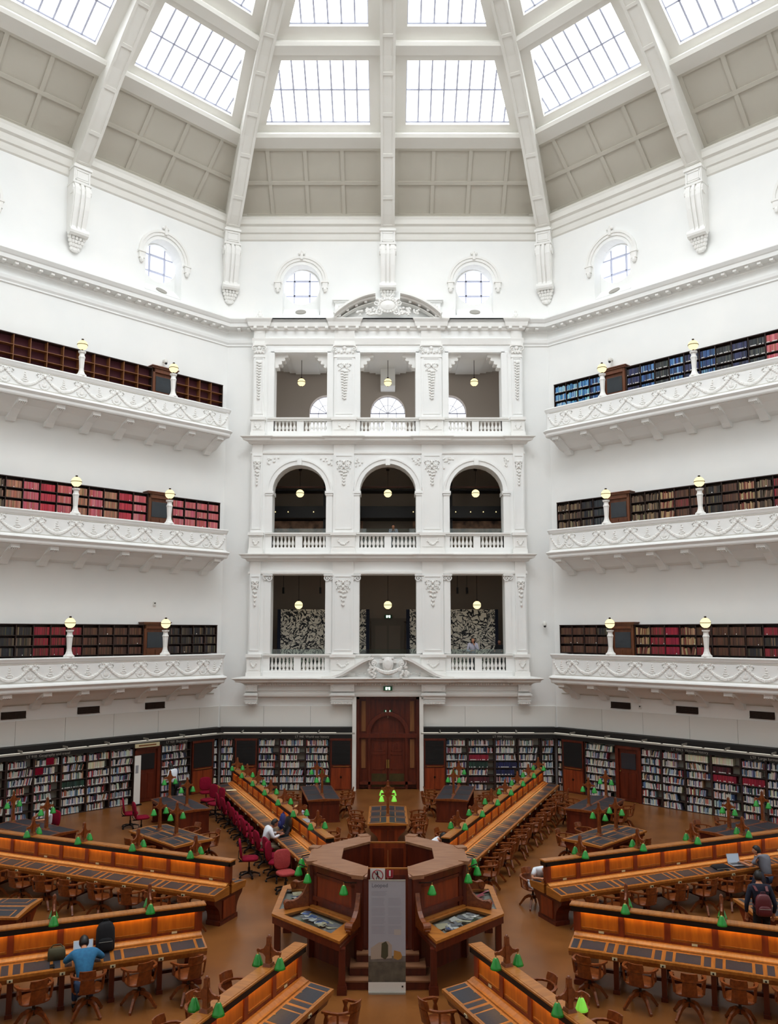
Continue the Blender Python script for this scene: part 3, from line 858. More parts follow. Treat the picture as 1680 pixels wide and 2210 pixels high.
mb = MB(M0); mb.box(-.8, .8, 3.75, 3.9, 4.66, 7.15, 0); mb.box(-.95, .95, 3.7, 3.9, 7.1, 7.25, 0)
mb.box(-.6, -.05, 3.72, 3.76, 4.8, 6.9, 1); mb.box(.05, .6, 3.72, 3.76, 4.8, 6.9, 1)
DR = mat('brown_grey_door', '7A6E62', .6); DR2 = mat('brown_grey_door_panel', '8A7C6E', .6)
struct(mb, nm('door', DOOR), [DR, DR2])
def exit_sign(x, y, z, label, w=.36, h=.17):
    o = thing('exit_sign', label, 'sign', (x, y, z), 0, 'green exit signs')
    mb = MB(); mb.box(-w/2, w/2, -.03, .03, -h/2, h/2); mb.build('sign_box', GREENS, o)
    mb = MB(); mb.box(-.1, -.02, -.036, -.03, -.06, .06); mb.box(.02, .1, -.036, -.03, -.06, .06); mb.blob(.0, -.034, .03, .02, .004, .02); mb.build('running_figure_pictogram', EXITW, o)
exit_sign(.02, A+3.6, 7.33, 'green exit sign above the brown door on the lowest gallery')
exit_sign(0, A-.36, 4.22, 'lit green exit sign on the cornice above the great door', .38, .18)
exit_sign(0, A+.22, 3.2, 'dark green exit sign inside the arch of the great door', .34, .16)
# second-floor gallery behind the arches
GALP = mat('gallery_photographs', '5A4A44', .8, hex2='D8A888', nscale=2.5, detail=8)
mb = MB(M0); mb.box(-5.6, -1.2, 3.4, 3.5, 10.5, 11.9); tag(mb.build('photo_wall', GALP), 'strip of warm dark photographs seen through the left arch', 'photographs', 'photo strips behind the arches')
mb = MB(M0); mb.box(1.2, 5.6, 3.4, 3.5, 10.5, 11.9); tag(mb.build('photo_wall', GALP), 'strip of warm dark photographs seen through the right arch', 'photographs', 'photo strips behind the arches')
mb = MB(M0); mb.box(-6.3, 6.3, 2.6, 3.8, 11.95, 12.5); mb.box(-6.3, 6.3, 2.9, 3.8, 13.3, 13.36)
for x in (-5.6, -3, -1.6, 1.6, 3, 5.6): mb.box(x-.08, x+.08, 3.0, 3.2, 9.95, 14.6)
struct(mb, nm('trim', TRIM), DARKER)
mb = MB(M0); mb.box(-6.3, 6.3, 1.5, 1.56, 13.2, 13.24)
struct(mb, nm('trim', TRIM), mat('copper_pipe', '5A2A1A', .5))
for i, x in enumerate((-5.3, -4.7, -3.5, 1.2, 3.2, 3.9, 4.5, 5.1)):
    mb = MB(M0); mb.lathe([(0, 0), (.02, 0), (.02, .04), (0, .04)], n=8, L=Matrix.Translation((x, 2.55, 12.2)))
    tag(mb.build('downlight', BULB), 'tiny downlight under the dark steel beam behind the arches', 'downlight', 'downlights behind the arches')
for lv, z0, z1 in ((1, 5.6, 5.98), (2, 10.8, 11.25)):
    for bi, (cx, hw) in enumerate(BAYS):
        mb = MB(M0); mb.box(cx-hw+.02, cx+hw-.02, .2, .215, z0-.5, z1-.12)
        tag(mb.build('glass_screen', WHITEGL), 'low clear glass screen behind the %s balustrade of the %s floor' % (BYN[bi], LVN[lv]), 'glass screen', 'glass screens behind balustrades')
for i, x in enumerate((-4.95, -3.2, 3.3, 3.75)):
    mb = MB(M0); mb.lathe([(0, 0), (.05, 0), (.05, .3), (0, .3)], n=8, L=Matrix.Translation((x, 3.2, 8.4))); mb.box(x-.01, x+.01, 3.2, 3.22, 8.7, 9.5)
    tag(mb.build('spotlight', PLAST), 'black cylinder spotlight hanging in the %s bay of the lowest gallery' % ('left' if x < 0 else 'right'), 'spotlight', 'cylinder spotlights '+('left' if x < 0 else 'right'))
    
# great door
o = thing('great_door', 'dark red cedar double door with arched fanlight and brass kick plates', 'door', (0, A, 0))
mb = MB()
mb.box(-1.34, -1.22, -.02, .25, 0, 3.86); mb.box(1.22, 1.34, -.02, .25, 0, 3.86); mb.box(-1.34, 1.34, -.02, .25, 3.74, 3.86)
mb.box(-1.22, 1.22, .0, .3, 2.12, 2.3); mb.box(-.84, -.74, .02, .3, 0, 2.2); mb.box(.74, .84, .02, .3, 0, 2.2)
mb.box(-1.22, -.74, .16, .3, 0, 3.75); mb.box(.74, 1.22, .16, .3, 0, 3.75); mb.box(-.9, .9, .22, .3, 2.2, 3.75)
n = 18
mb.loft([[(r*math.cos(PI*i/n), y, 2.3+r*math.sin(PI*i/n)) for r, y in ((.74, .25), (.74, .02), (.9, .02), (.9, .25))] for i in range(n+1)])
mb.box(-.08, .08, .1, .25, 3.2, 3.75)
mb.box(-1.2, 1.2, .02, .2, .18, .3); 
mb.build('door_frame', RED, o)
mb = MB()
for s in (-1, 1):
    for z0, z1 in ((.85, 2.05), (2.38, 3.65)): mb.box(min(s*.95, s*1.13), max(s*.95, s*1.13), .12, .17, z0, z1)
mb.build('timber_inlay', TIMB, o)
mb = MB(); mb.prism([(.74*math.cos(PI*i/n), 2.3+.74*math.sin(PI*i/n)) for i in range(n+1)], .2, .22); mb.build('fanlight', RED, o)
for s in (-1, 1):
    l = MB(); a, b = (-.74, -.01) if s < 0 else (.01, .74)
    l.box(a, b, .12, .18, 0, 2.12)
    for z0, z1 in ((.78, 1.42), (1.55, 2.0)):
        c = (a+b)/2
        l.box(c-.24, c+.24, .1, .12, z0, z0+.03); l.box(c-.24, c+.24, .1, .12, z1-.03, z1); l.box(c-.24, c-.21, .1, .12, z0, z1); l.box(c+.21, c+.24, .1, .12, z0, z1)
    l.prism([((a+b)/2+.08*math.cos(2*PI*i/10), 1.78+.13*math.sin(2*PI*i/10)) for i in range(10)], .09, .12)
    lf = l.build('door_leaf', RED, o)
    k_ = MB(); k_.box(a+.05, b-.05, .1, .125, .08, .62); k_.build('kick_plate', BRZDOOR, lf)
    h = MB(); h.box(s*.03-.02 if s > 0 else -.06, s*.03+.03 if s > 0 else -.02, .07, .12, .85, 1.2); h.build('push_plate', BRASS, lf)
text('3', .12, Matrix.Translation((-.03, .19, 2.94)) @ Matrix.Rotation(PI/2, 4, 'X'), CREAMP, 'door_number', o)
mb = MB(M0)
for s in (-1, 1): mb.box(min(s*1.34, s*1.5), max(s*1.34, s*1.5), -.42, .05, 0, 3.86)
mb.box(-1.5, 1.5, -.12, .05, 3.86, 4.02)
struct(mb, nm('trim', TRIM), PANEL)
mb = MB(M0); mb.box(-1.34, 1.34, .3, .33, 0, 3.9); struct(mb, nm('trim', TRIM), RED)

# pale boarding above the shelves, with joints; ventilation grilles
for k in (0, 1, 7):
    M = wallM(k); mb = MB(M)
    js = [-S+.04, -5.3, -3.3, -1.5] if k == 0 else [-S+.06, -5.0, -3.2, -1.3, .5, 2.4, 4.3, 6.2, S-.06]
    def run(L):
        for a, b in zip(L, L[1:]): mb.box(a+.006, b-.006, -.04, .0, 2.6, 3.46)
    if k == 0: run(js); run([-q for q in reversed(js)])
    else: run(js)
    struct(mb, nm('trim', TRIM), PANEL)
    if k:
        s = 1 if k == 1 else -1
        mb = MB(M); mb.box(-6.9, 6.9, -.03, 0, 3.99, 4.03); struct(mb, nm('trim', TRIM), TAUPE)
        for i, u in enumerate((-4.15, -1.38, 1.38)):
            o = wthing(k, 'ventilation_grille', 'brown metal ventilation grille on the %s wall, %s' % (SIDE[k], ('nearest the corner', 'middle of three', 'farthest from the corner')[i]), 'ventilation grille', 'ventilation grilles')
            g = MB(); g.box(s*u-.43, s*u+.43, -.03, 0, 3.56, 3.8); g.build('grille_frame', BRONZE, o)
            g = MB(); g.box(s*u-.43, s*u+.43, -.06, -.03, 3.545, 3.57); g.box(s*u-.01, s*u+.01, -.05, -.02, 3.56, 3.8)
            for j in range(6): g.box(s*u-.41, s*u+.41, -.045, -.03, 3.585+j*.035, 3.6+j*.035)
            g.build('slats', BRONZE, o)
def small_fix(k, x, z, kind, label, cat):
    M = wallM(k)
    if kind == 'box':
        o = wthing(k, 'thermostat', label, cat); g = MB(); g.box(x-.06, x+.06, -.05, 0, z-.08, z+.08); g.build('cover', PAPER, o)
        g = MB(); g.box(x-.03, x+.03, -.055, -.05, z, z+.05); g.build('display', PLAST, o)
    else:
        o = wthing(k, 'security_camera', label, cat); g = MB(); g.box(x-.03, x+.03, -.2, 0, z-.03, z+.05); g.blob(x, -.22, z-.05, .09, .09, .12, n=10, k=6); g.build('housing', PAPER, o)
        g = MB(); g.blob(x, -.25, z-.13, .06, .06, .06, n=8, k=5); g.build('lens_dome', PLAST, o)
small_fix(7, 4.02, 17.9, 'cam', 'small white security camera above the top gallery door on the left wall', 'camera')
small_fix(1, -4.02, 17.97, 'cam', 'small white security camera above the top gallery door on the right wall', 'camera')
small_fix(0, 6.75, 6.98, 'cam', 'white dome security camera at the right end of the facing wall', 'camera')
small_fix(7, 3.98, 7.74, 'box', 'small white sensor box above the lowest gallery on the left wall', 'sensor')
small_fix(1, -3.3, 3.66, 'box', 'small white sensor box between two ventilation grilles on the right wall', 'sensor')

# ================================================================ balconies on the side walls
TOPS = {1: 5.71, 2: 10.87, 3: 16.07}
LVB = {1: 'lowest', 2: 'middle', 3: 'top'}
def sweep_parapet(mb, prof, m=0):
    path = [(-6.62, 0.02, (-1, 0)), (-6.62, -1.05, (-1, 0))]
    for i in range(1, 6):
        a = PI/2*i/6; path.append((-6.62+.25*(1-math.cos(a)), -1.05-.25*math.sin(a), (-math.cos(a), -math.sin(a))))
    path.append((-6.37, -1.3, (0, -1)))
    path += [(-x, y, (-n[0], n[1])) for x, y, n in reversed(path)]
    mb.loft([[(x+n[0]*o, y+n[1]*o, z) for o, z in prof] for x, y, n in path], m)
LAMP_DONE = [None]
for k in (7, 1):
    M = wallM(k); s = 1 if k == 1 else -1
    for lv in (1, 2, 3):
        T = TOPS[lv]
        o = wthing(k, 'balcony', 'white plaster balcony with garlands on the %s wall, %s of three' % (SIDE[k], LVB[lv]), 'balcony', 'side wall balconies')
        mb = MB()
        sweep_parapet(mb, [(-.2, T-1.2), (-.2, T), (.07, T), (.08, T-.04), (.05, T-.1), (.03, T-.15), (.0, T-.2), (0, T-.88), (.05, T-.91), (.13, T-.93), (.15, T-.98), (.11, T-1.03), (.07, T-1.07), (.06, T-1.15), (.03, T-1.2)])
        mb.build('parapet', WHITE, o)
        mb = MB(); mb.box(-6.5, 6.5, -1.25, 0, T-1.12, T-1.02)
        mb.loft([[(x, 0, T-1.7), (x, -.35, T-1.62), (x, -.8, T-1.36), (x, -1.2, T-1.22), (x, -1.2, T-1.1), (x, 0, T-1.1)] for x in (-6.5, 6.5)])
        mb.build('balcony_floor', WHITE, o)
        mb = MB()
        for j in range(-4, 6):
            u = .69-1.37*j
            if abs(u) > 6.3: continue
            mb.prism([(0, T-1.15), (-1.18, T-1.15), (-1.2, T-1.2), (-1.2, T-1.34), (-.98, T-1.38), (-.6, T-1.5), (-.3, T-1.72), (-.18, T-1.86), (0, T-1.86)], s*u-.15, s*u+.15, 'x')
            mb.box(s*u-.19, s*u+.19, -1.22, 0, T-1.22, T-1.17)
            for i in range(5): mb.tube([(s*u-.13+.065*i, -1.2, T-1.33), (s*u-.13+.065*i, -1.05, T-1.4)], .028, n=5)
        mb.build('brackets', WHITE, o)
        mb = MB(); y = -1.31
        ks = range(-4, 5)
        for j in ks:
            u = s*1.38*j
            bow(mb, u, T-.33, y, .3)
            for i in range(9):
                a = PI*i/8; mb.blob(u+.17*math.cos(a), y, T-.66-.14*math.sin(a), .035, .025, .035, n=5, k=3)
            mb.blob(u, y, T-.55, .04, .02, .1, n=5, k=3); mb.blob(u, y, T-.66, .1, .02, .08, n=6, k=3)
            for e in (-1, 1):
                if abs(u+e*.69) < 6.3:
                    xm = u+.69
            if u+1.38 < 5.6:
                garland(mb, u+.06, u+1.32, T-.36, .4, y, .055, 24)
                xm = u+.69
                for i in range(5): mb.blob(xm+R.uniform(-.02, .02), y, T-.32-.08*i, .03+.02*i, .02, .035, n=5, k=3)
                for e in (-1, 1): mb.blob(xm+e*.1, y, T-.6, .03, .02, .04, n=5, k=3)
        for e in (-1, 1):
            garland(mb, e*5.58, e*6.4, T-.36, .4, y, .055, 14)
            xm = e*6.05
            for i in range(5): mb.blob(xm, y, T-.32-.08*i, .03+.02*i, .02, .035, n=5, k=3)
        mb.build('garland_relief', ORN, o)
        mb = MB()
        for z in (T-.22, T-.85): mb.box(-6.35, 6.35, -1.312, -1.3, z, z+.015)
        mb.build('fillets', TAUPE, o)
        for i, u in enumerate((-3.84, 0, 3.84)):
            p = M @ Vector((s*u, -1.2, T))
            lb = 'white pedestal lamp with lit globe on the %s %s balcony, %s' % (LVB[lv], SIDE[k], ('nearest the facing wall', 'middle of the rail', 'nearest the viewer')[i])
            if LAMP_DONE[0] is None:
                l = thing('pedestal_lamp', lb, 'lamp', p, PI/4, 'balcony pedestal lamps')
                q = MB(); q.lathe([(.2, 0), (.2, .05), (.14, .1), (.1, .2), (.085, .3), (.11, .68), (.13, .74), (.1, .8), (.09, .88), (.14, .92), (.15, .97), (.0, .97)], n=8); q.build('pedestal', ORN, l)
                globe_parts(l, 1.22, .185)
                q = MB(); q.lathe([(.05, .97), (.03, 1.0), (.05, 1.06), (0, 1.06)], n=8); q.build('stem', BRONZE, l)
                KIDS[l.name] = [c for c in bpy.data.objects if c.parent == l]; LAMP_DONE[0] = l
            else:
                l = dup(LAMP_DONE[0], p, PI/4, lb)
                KIDS[l.name] = []
# ================================================================ bookcases and books
CAMP = Vector(cam.location)
BOOKS = []          # (wall, x0, x1, yfront, z, height, lean, colour, tag, rowname, colname)
PAL = {
 'mix': ['C9C6BC']*6+['B9B6B2']*3+['8E9AA8', '5C7698', '2E4468', '1B2438', '7A2230', 'A8453E', '8C6A48', '20201F', '3D5A50', '6A5C7C', 'D8D2B8', 'C79A86', '9BB0BC', '40454E'],
 'crimson': ['8A1430', '96182E', '7E102A'], 'green': ['1E3A30', '24463A', '182E28'], 'navy': ['1A2148', '20285A', '161C3C'], 'wine': ['4A1A24', '5A2028', '3E161E'], 'cream': ['CFC8AC', 'D6CFB6'],
 'brown': ['4A2C1E', '54321F', '3E2418', '5C3A28', '4A3022', '603E2A'], 'dark': ['2A2422', '33291F', '241F22', '4A3C2C', '1F2228', '6A5A44'], 'redbr': ['7A1E28', '8A2A30', '5A2A20', '6E3428', '8E1A2C'],
 'red': ['B02A3A', 'A01E30', 'BE3A48'], 'pink': ['C2626C', 'B8505C', 'C87A78', 'AE5A50'], 'fade': ['A87058', '9A5A4A', 'B88468', '8C6A50'],
 'tan': ['5A4636', '7A6248', '3A2C22', '8E7A5C', '4A3828'], 'blue': ['20345E', '2C4A7C', '3E6A9C', '6C9CBC', '1E2A4A'], 'sky': ['5A9AC0', '3E7AB0', '8AB8C8', '2C5A90', 'A8C4C8'], 'navym': ['1C2444', '2A3058', '20222E', '3A3A5A'],
 'darkm': ['262A2E', '30343A', '1E2226', '4A4A44'], 'magenta': ['A01E4A', '8E183E', 'B0285A'], 'tanred': ['9A7A5A', '7A3A2C', 'B0946C', '5E3426']}
PNAME = {'mix': 'book', 'crimson': 'crimson book', 'green': 'dark green book', 'navy': 'navy book', 'wine': 'wine red book'}
def colname(h):
    r, g, b = (int(h[i:i+2], 16) for i in (0, 2, 4))
    if max(r, g, b) < 75 and max(r, g, b)-min(r, g, b) < 25: return 'black'
    if min(r, g, b) > 165: return 'white'
    if r > 1.5*g and r > 1.4*b: return 'red' if r > 110 else 'maroon'
    if b > r*1.2: return 'blue' if b > 90 else 'navy'
    if g > r*1.1: return 'green'
    if r > g > b and r-b > 40: return 'brown' if r < 150 else 'tan'
    return 'grey'
def row(k, x0, x1, yf, z, hmax, pal, fill, rn, cn, uniform=False, tw=(.022, .05), lab=.55, flip=False):
    x = x0; end = x0+(x1-x0)*fill
    if flip: x = x1-(x1-x0)*fill; end = x1
    lean = 0; h0 = hmax*R.uniform(.86, .95); p = pal
    wt = R.uniform(*tw)
    while True:
        w = wt if uniform else R.uniform(*tw)
        if x+w > end: break
        h = h0*(1+R.uniform(-.01, .01)) if uniform else hmax*R.uniform(.72, .97)
        if R.random() < .04 and not uniform: lean = R.choice((0, 0, .03, .05, -.04))
        c = R.choice(PAL[p])
        BOOKS.append((k, x, x+w-.002, yf+R.uniform(0, .02), z, h, lean, c, R.random() < lab, rn, cn))
        x += w
def book_geo(mb, b, local=False):
    k, x0, x1, yf, z, h, lean, c, lab, rn, cn = b
    M = wallM(k)
    cc = [max(0, min(1, v*R.uniform(.85, 1.15))) for v in rgb(c)[:3]]+[1]
    d = .2
    if local:
        ox, oy, oz = (x0+x1)/2, yf+d/2, z
    else:
        mb.M = M; ox = oy = oz = 0
    X0, X1, Y0, Y1, Z0, Z1 = x0-ox, x1-ox, yf-oy, yf+d-oy, z-oz, z+h-oz
    L = lean
    mb.c = cc
    mb.add([(X0, Y0, Z0), (X1, Y0, Z0), (X1, Y1, Z0), (X0, Y1, Z0), (X0+L, Y0, Z1), (X1+L, Y0, Z1), (X1+L, Y1, Z1), (X0+L, Y1, Z1)],
           [(0, 3, 2, 1), (0, 1, 5, 4), (1, 2, 6, 5), (2, 3, 7, 6), (3, 0, 4, 7)])
    mb.c = (.72, .68, .58, 1); e = .008
    mb.add([(X0+L+.002, Y0+.006, Z1-e), (X1+L-.002, Y0+.006, Z1-e), (X1+L-.002, Y1, Z1-e), (X0+L+.002, Y1, Z1-e)], [(0, 1, 2, 3)])
    if lab:
        mb.c = (.8, .78, .74, 1); w = (X1-X0)*.12; q = Z0+.012; l0 = L*.05
        mb.add([(X0+w+l0, Y0-.0015, q), (X1-w+l0, Y0-.0015, q), (X1-w+l0, Y0-.0015, q+.035), (X0+w+l0, Y0-.0015, q+.035)], [(0, 1, 2, 3)])

ZR = [1.83-.302*i for i in range(7)]
ROWN = ['top', 'second', 'third', 'fourth', 'fifth', 'sixth', 'bottom']
YF = -.3
WN = {0: 'facing', 1: 'right', 7: 'left'}
def ground_bay(k, x0, x1, idx, cname, special={}, fills=None, flip=False):
    o = wthing(k, 'bookcase', 'tall open bookcase with dark shelves, %s' % cname, 'bookcase', 'ground floor bookcases')
    mb = MB()
    mb.box(x0-.025, x0+.012, YF, -.01, 0, 2.14); mb.box(x1-.012, x1+.025, YF, -.01, 0, 2.14); mb.build('upright', SHELFW, o)
    mb = MB(); mb.box(x0, x1, -.03, -.01, 0, 2.14); mb.build('backing', SHELFG, o)
    for i, z in enumerate(ZR):
        mb = MB(); mb.box(x0, x1, YF-.01, -.03, max(0, z-.022), z) if z > .03 else mb.box(x0, x1, YF-.01, -.03, 0, .02); mb.build('shelf', SHELFW, o)
        sp = special.get(i)
        f = (fills or {}).get(i, R.choice((1, 1, .97, .93, .88, .82, .78, .7)))
        if sp == 'empty': continue
        if sp: row(k, x0+.02, x1-.02, YF+.02, z+.001, .262, sp, f, ROWN[i], cname, uniform=True, flip=flip)
        else: row(k, x0+.02, x1-.02, YF+.02, z+.001, .262, 'mix', f, ROWN[i], cname, flip=flip)
def cabinet(k, x0, x1, label, louvre):
    o = wthing(k, 'cabinet', label, 'cabinet', 'red cedar cabinets under black panels')
    mb = MB(); mb.box(x0, x1, YF-.02, -.01, 0, 2.14); mb.box(x0-.02, x1+.02, YF-.05, -.01, 2.06, 2.14); mb.box(x0, x1, YF-.04, YF, .96, 1.02); mb.build('carcass', RED, o)
    mb = MB(); mb.box(x0+.06, x1-.06, YF-.035, YF-.02, 1.06, 2.04)
    if louvre:
        for i in range(15): mb.box(x0+.08, x1-.08, YF-.05, YF-.03, 1.09+.062*i, 1.12+.062*i)
    mb.build('louvred_panel' if louvre else 'black_panel', LOUV, o)
    mb = MB(); mb.box(x0+.12, x1-.12, YF-.07, YF-.03, .985, 1.0); mb.build('ledge', OAK, o)
    c = (x0+x1)/2
    for a, b in ((x0+.04, c-.01), (c+.01, x1-.04)):
        mb = MB(); mb.box(a, b, YF-.035, YF-.02, .06, .93)
        d_ = mb.build('cabinet_door', REDL, o)
    mb = MB(); mb.lathe([(0, 0), (.05, 0), (.05, .01), (0, .01)], n=6, L=Matrix.Translation((c, YF-.035, .55)) @ Matrix.Rotation(PI/2, 4, 'X')); mb.build('escutcheon', BRONZE, o)
# facing wall
FB = [(-7.04, -6.5), (-5.46, -4.6), (-4.56, -3.5), (-3.46, -2.46), (2.46, 3.34), (3.4, 4.48), (4.54, 5.48), (5.52, 6.42), (6.5, 7.04)]
SPC = {5: {2: 'crimson', 3: 'green', 5: 'wine'}, 6: {3: 'navy', 4: 'navy'}, 0: {6: 'crimson'}}
for i, (a, b) in enumerate(FB):
    nme = 'facing wall, %s' % ('left end beside the corner', 'bay left of door beside corner panel', 'middle bay left of the door', 'bay nearest the door on its left', 'bay nearest the door on its right', 'bay with the red and green sets', 'bay with the navy blue sets', 'bay left of the narrow corner bay', 'right end beside the corner')[i]
    ground_bay(0, a, b, i, nme, SPC.get(i, {}))
for a, b, t in ((-6.44, -5.52, 'left end of the facing wall'), (-2.42, -1.52, 'left of the great door'), (1.52, 2.42, 'right of the great door')):
    cabinet(0, a, b, 'red cedar cabinet with black louvred panel above, %s' % t, True)
# side walls, u measured from the wall centre away from the facing wall
SB = {7: [(-7.0, -6.78), (-5.68, -4.36), (-3.14, -2.22), (-2.18, -1.3), (-1.26, -.34), (-.3, .66), (.7, 1.6), (1.66, 2.6), (2.64, 3.6)],
      1: [(-7.0, -6.78), (-5.68, -4.22), (-3.2, -2.38), (-2.34, -1.46), (-1.42, -.45), (-.4, .62), (.66, 1.5), (1.54, 2.5), (2.54, 3.5)]}
SS = {7: {4: {3: 'green'}, 3: {1: 'cream'}}, 1: {4: {0: 'cream'}, 5: {1: 'wine', 2: 'crimson', 0: 'cream'}, 6: {2: 'crimson'}}}
for k in (7, 1):
    s = 1 if k == 1 else -1
    for i, (a, b) in enumerate(SB[k]):
        x0, x1 = (a, b) if s > 0 else (-b, -a)
        nme = '%s wall, %s' % (WN[k], ('narrow bay in the corner', 'bay between the panel and the door', 'first bay past the door', 'second bay past the door', 'third bay past the door', 'fourth bay past the door', 'fifth bay past the door', 'sixth bay past the door', 'seventh bay past the door')[i])
        ground_bay(k, x0, x1, i, nme, SS[k].get(i, {}), fills={6: .8} if i == 1 else None, flip=False)
    x0, x1 = sorted((s*-6.74, s*-5.75))
    cabinet(k, x0, x1, 'red cedar cabinet with plain black panel, %s wall near the corner' % WN[k], False)
    # door in the run of shelves
    o = wthing(k, 'shelf_door', 'dark cedar door with %s upper panel in the %s wall shelves' % (('black' if k == 7 else 'grey glazed'), WN[k]), 'door')
    x0, x1 = sorted((s*-4.3, s*-3.2)); mb = MB()
    for a, b in ((x0, x0+.14), (x1-.14, x1)): mb.box(a, b, YF-.02, -.01, 0, 2.14)
    mb.box(x0, x1, YF-.02, -.01, 2.02, 2.14); mb.build('door_frame', RED, o)
    mb = MB(); mb.box(x0+.14, x1-.14, YF+.06, -.01, .02, 2.02)
    for z0, z1 in ((.15, 1.1),):
        mb.box(x0+.25, (x0+x1)/2-.04, YF+.04, YF+.07, z0, z1); mb.box((x0+x1)/2+.04, x1-.25, YF+.04, YF+.07, z0, z1)
    lf = mb.build('door_leaf', RED, o)
    mb = MB(); mb.box(x0+.24, x1-.24, YF+.03, YF+.06, 1.25, 1.85); mb.build('upper_pane', SLATE if k == 1 else LOUV, lf)
    mb = MB(); mb.blob(x0+.2, YF+.02, 1.15, .03, .03, .03); mb.build('door_knob', BRASS, lf)
# fascia and light rail above the shelves
for k in (0, 1, 7):
    runs = ((-7.1, -1.5), (1.5, 7.1)) if k == 0 else ((-7.1, 7.1),)
    for a, b in runs:
        mb = MB(wallM(k)); mb.box(a, b, YF-.04, -.0, 2.14, 2.59)
        struct(mb, nm('trim', TRIM), BLACK)
        o = wthing(k, 'light_rail', 'thin pale light rail along the black fascia of the %s wall%s' % (WN[k], '' if k else (', left of the door' if a < 0 else ', right of the door')), 'light rail', 'light rails over the shelves')
        a2, b2 = (a-.0, b+.12) if (k == 0 and a < 0) else ((a-.12, b) if k == 0 else (a, b))
        if k == 0: a2, b2 = (-6.9, -1.38) if a < 0 else (1.38, 6.9)
        else: a2, b2 = -6.9, 6.9
        mb = MB(); mb.box(a2, b2, YF-.44, YF-.34, 2.36, 2.42); mb.build('rail', METAL, o)
        mb = MB(); n = int((b2-a2)/.8)
        for i in range(n): mb.box(a2+.04+i*.8, a2+.74+i*.8, YF-.42, YF-.36, 2.42, 2.435)
        mb.build('diffuser', RAILW, o)
        mb = MB()
        for i in range(n//2): mb.box(a2+.8+i*1.6, a2+.82+i*1.6, YF-.44, YF-.04, 2.43, 2.5)
        mb.build('support_arm', METAL, o)
def shelf_sign(k, u, body, label):
    s = 1 if k == 1 else -1
    o = wthing(k, 'shelf_sign', label, 'sign', 'shelf subject signs')
    x = s*u if k else u
    text(body, .13, Matrix.Translation((x, YF-.045, 2.17)) @ Matrix.Rotation(PI/2, 4, 'X'), METAL, 'lettering', o, align='CENTER')
shelf_sign(7, .2, 'LT 910  Geography and travel', 'lettered sign LT 910 Geography and travel on the black fascia')
shelf_sign(7, -5.0, 'LT 920  Biography', 'lettered sign LT 920 Biography on the black fascia')
shelf_sign(0, -3.2, 'LT 940  World war history', 'lettered sign LT 940 World war history on the black fascia')
shelf_sign(0, 4.85, 'LT 994  History', 'lettered sign LT 994 History on the black fascia')
shelf_sign(1, -1.2, 'LT 994.5  Victorian history', 'lettered sign LT 994.5 Victorian history on the black fascia')
shelf_sign(1, 1.5, 'LTF  Large format', 'lettered sign LTF Large format on the black fascia')
o = wthing(7, 'door_sign', 'cream notice board sign tilted over the left wall door', 'sign')
mb = MB(); mb.box(3.15, 4.2, YF-.09, YF-.05, 2.12, 2.27); mb.build('board', CREAMP, o)
mb = MB(); mb.box(3.3, 4.05, YF-.095, YF-.09, 2.17, 2.22); mb.build('faint_lettering', TIMB, o)
# tall white banner leaning at the end of the left shelves
o = wthing(7, 'pull_up_banner', 'tall thin white pull-up banner beside the door on the left wall', 'banner')
mb = MB(); mb.box(3.04, 3.3, YF-.3, YF-.27, .05, 1.86); mb.build('banner_sheet', PAPER, o)
mb = MB(); mb.box(3.0, 3.34, YF-.38, YF-.2, 0, .05); mb.box(3.15, 3.18, YF-.26, YF-.24, .05, 1.8); mb.build('banner_stand', PLAST, o)
mb = MB(); mb.box(3.08, 3.2, YF-.303, YF-.3, 1.2, 1.5); mb.build('printed_text', GREYP, o)

# gallery bookcases
GB = {7: [(-6.78, -4.52, 4), (-3.37, 4.0, 12)], 1: [(-6.72, -4.4, 4), (-3.25, 4.12, 12)]}
GT = {1: 6.9, 2: 12.17, 3: 17.42}
def gal_pal(k, lv, bay, first):
    if lv == 1: 
        if k == 7: return 'dark' if first else ('brown', 'brown', 'brown', 'brown', 'redbr', 'redbr', 'redbr', 'dark', 'dark', 'dark', 'brown', 'brown')[bay]
        return 'brown' if first else ('tanred', 'redbr', 'crimson', 'tanred', 'brown', 'brown', 'brown', 'brown', 'redbr', 'brown', 'brown', 'brown')[bay]
    if lv == 2:
        if k == 7: return 'pink' if first else ('pink', 'red', 'fade', 'pink', 'fade', 'pink', 'red', 'pink', 'fade', 'tan', 'tan', 'tan')[bay]
        return ('tan', 'tan', 'dark', 'darkm')[bay] if first else ('tan', 'tan', 'tanred', 'brown', 'brown', 'dark', 'brown', 'tanred', 'tan', 'redbr', 'brown', 'brown')[bay]
    if first: return 'sky' if bay < 3 else 'blue'
    return ('navym', 'blue', 'darkm', 'blue', 'navym', 'blue', 'darkm', 'navym', 'darkm', 'pink', 'red', 'darkm')[bay]
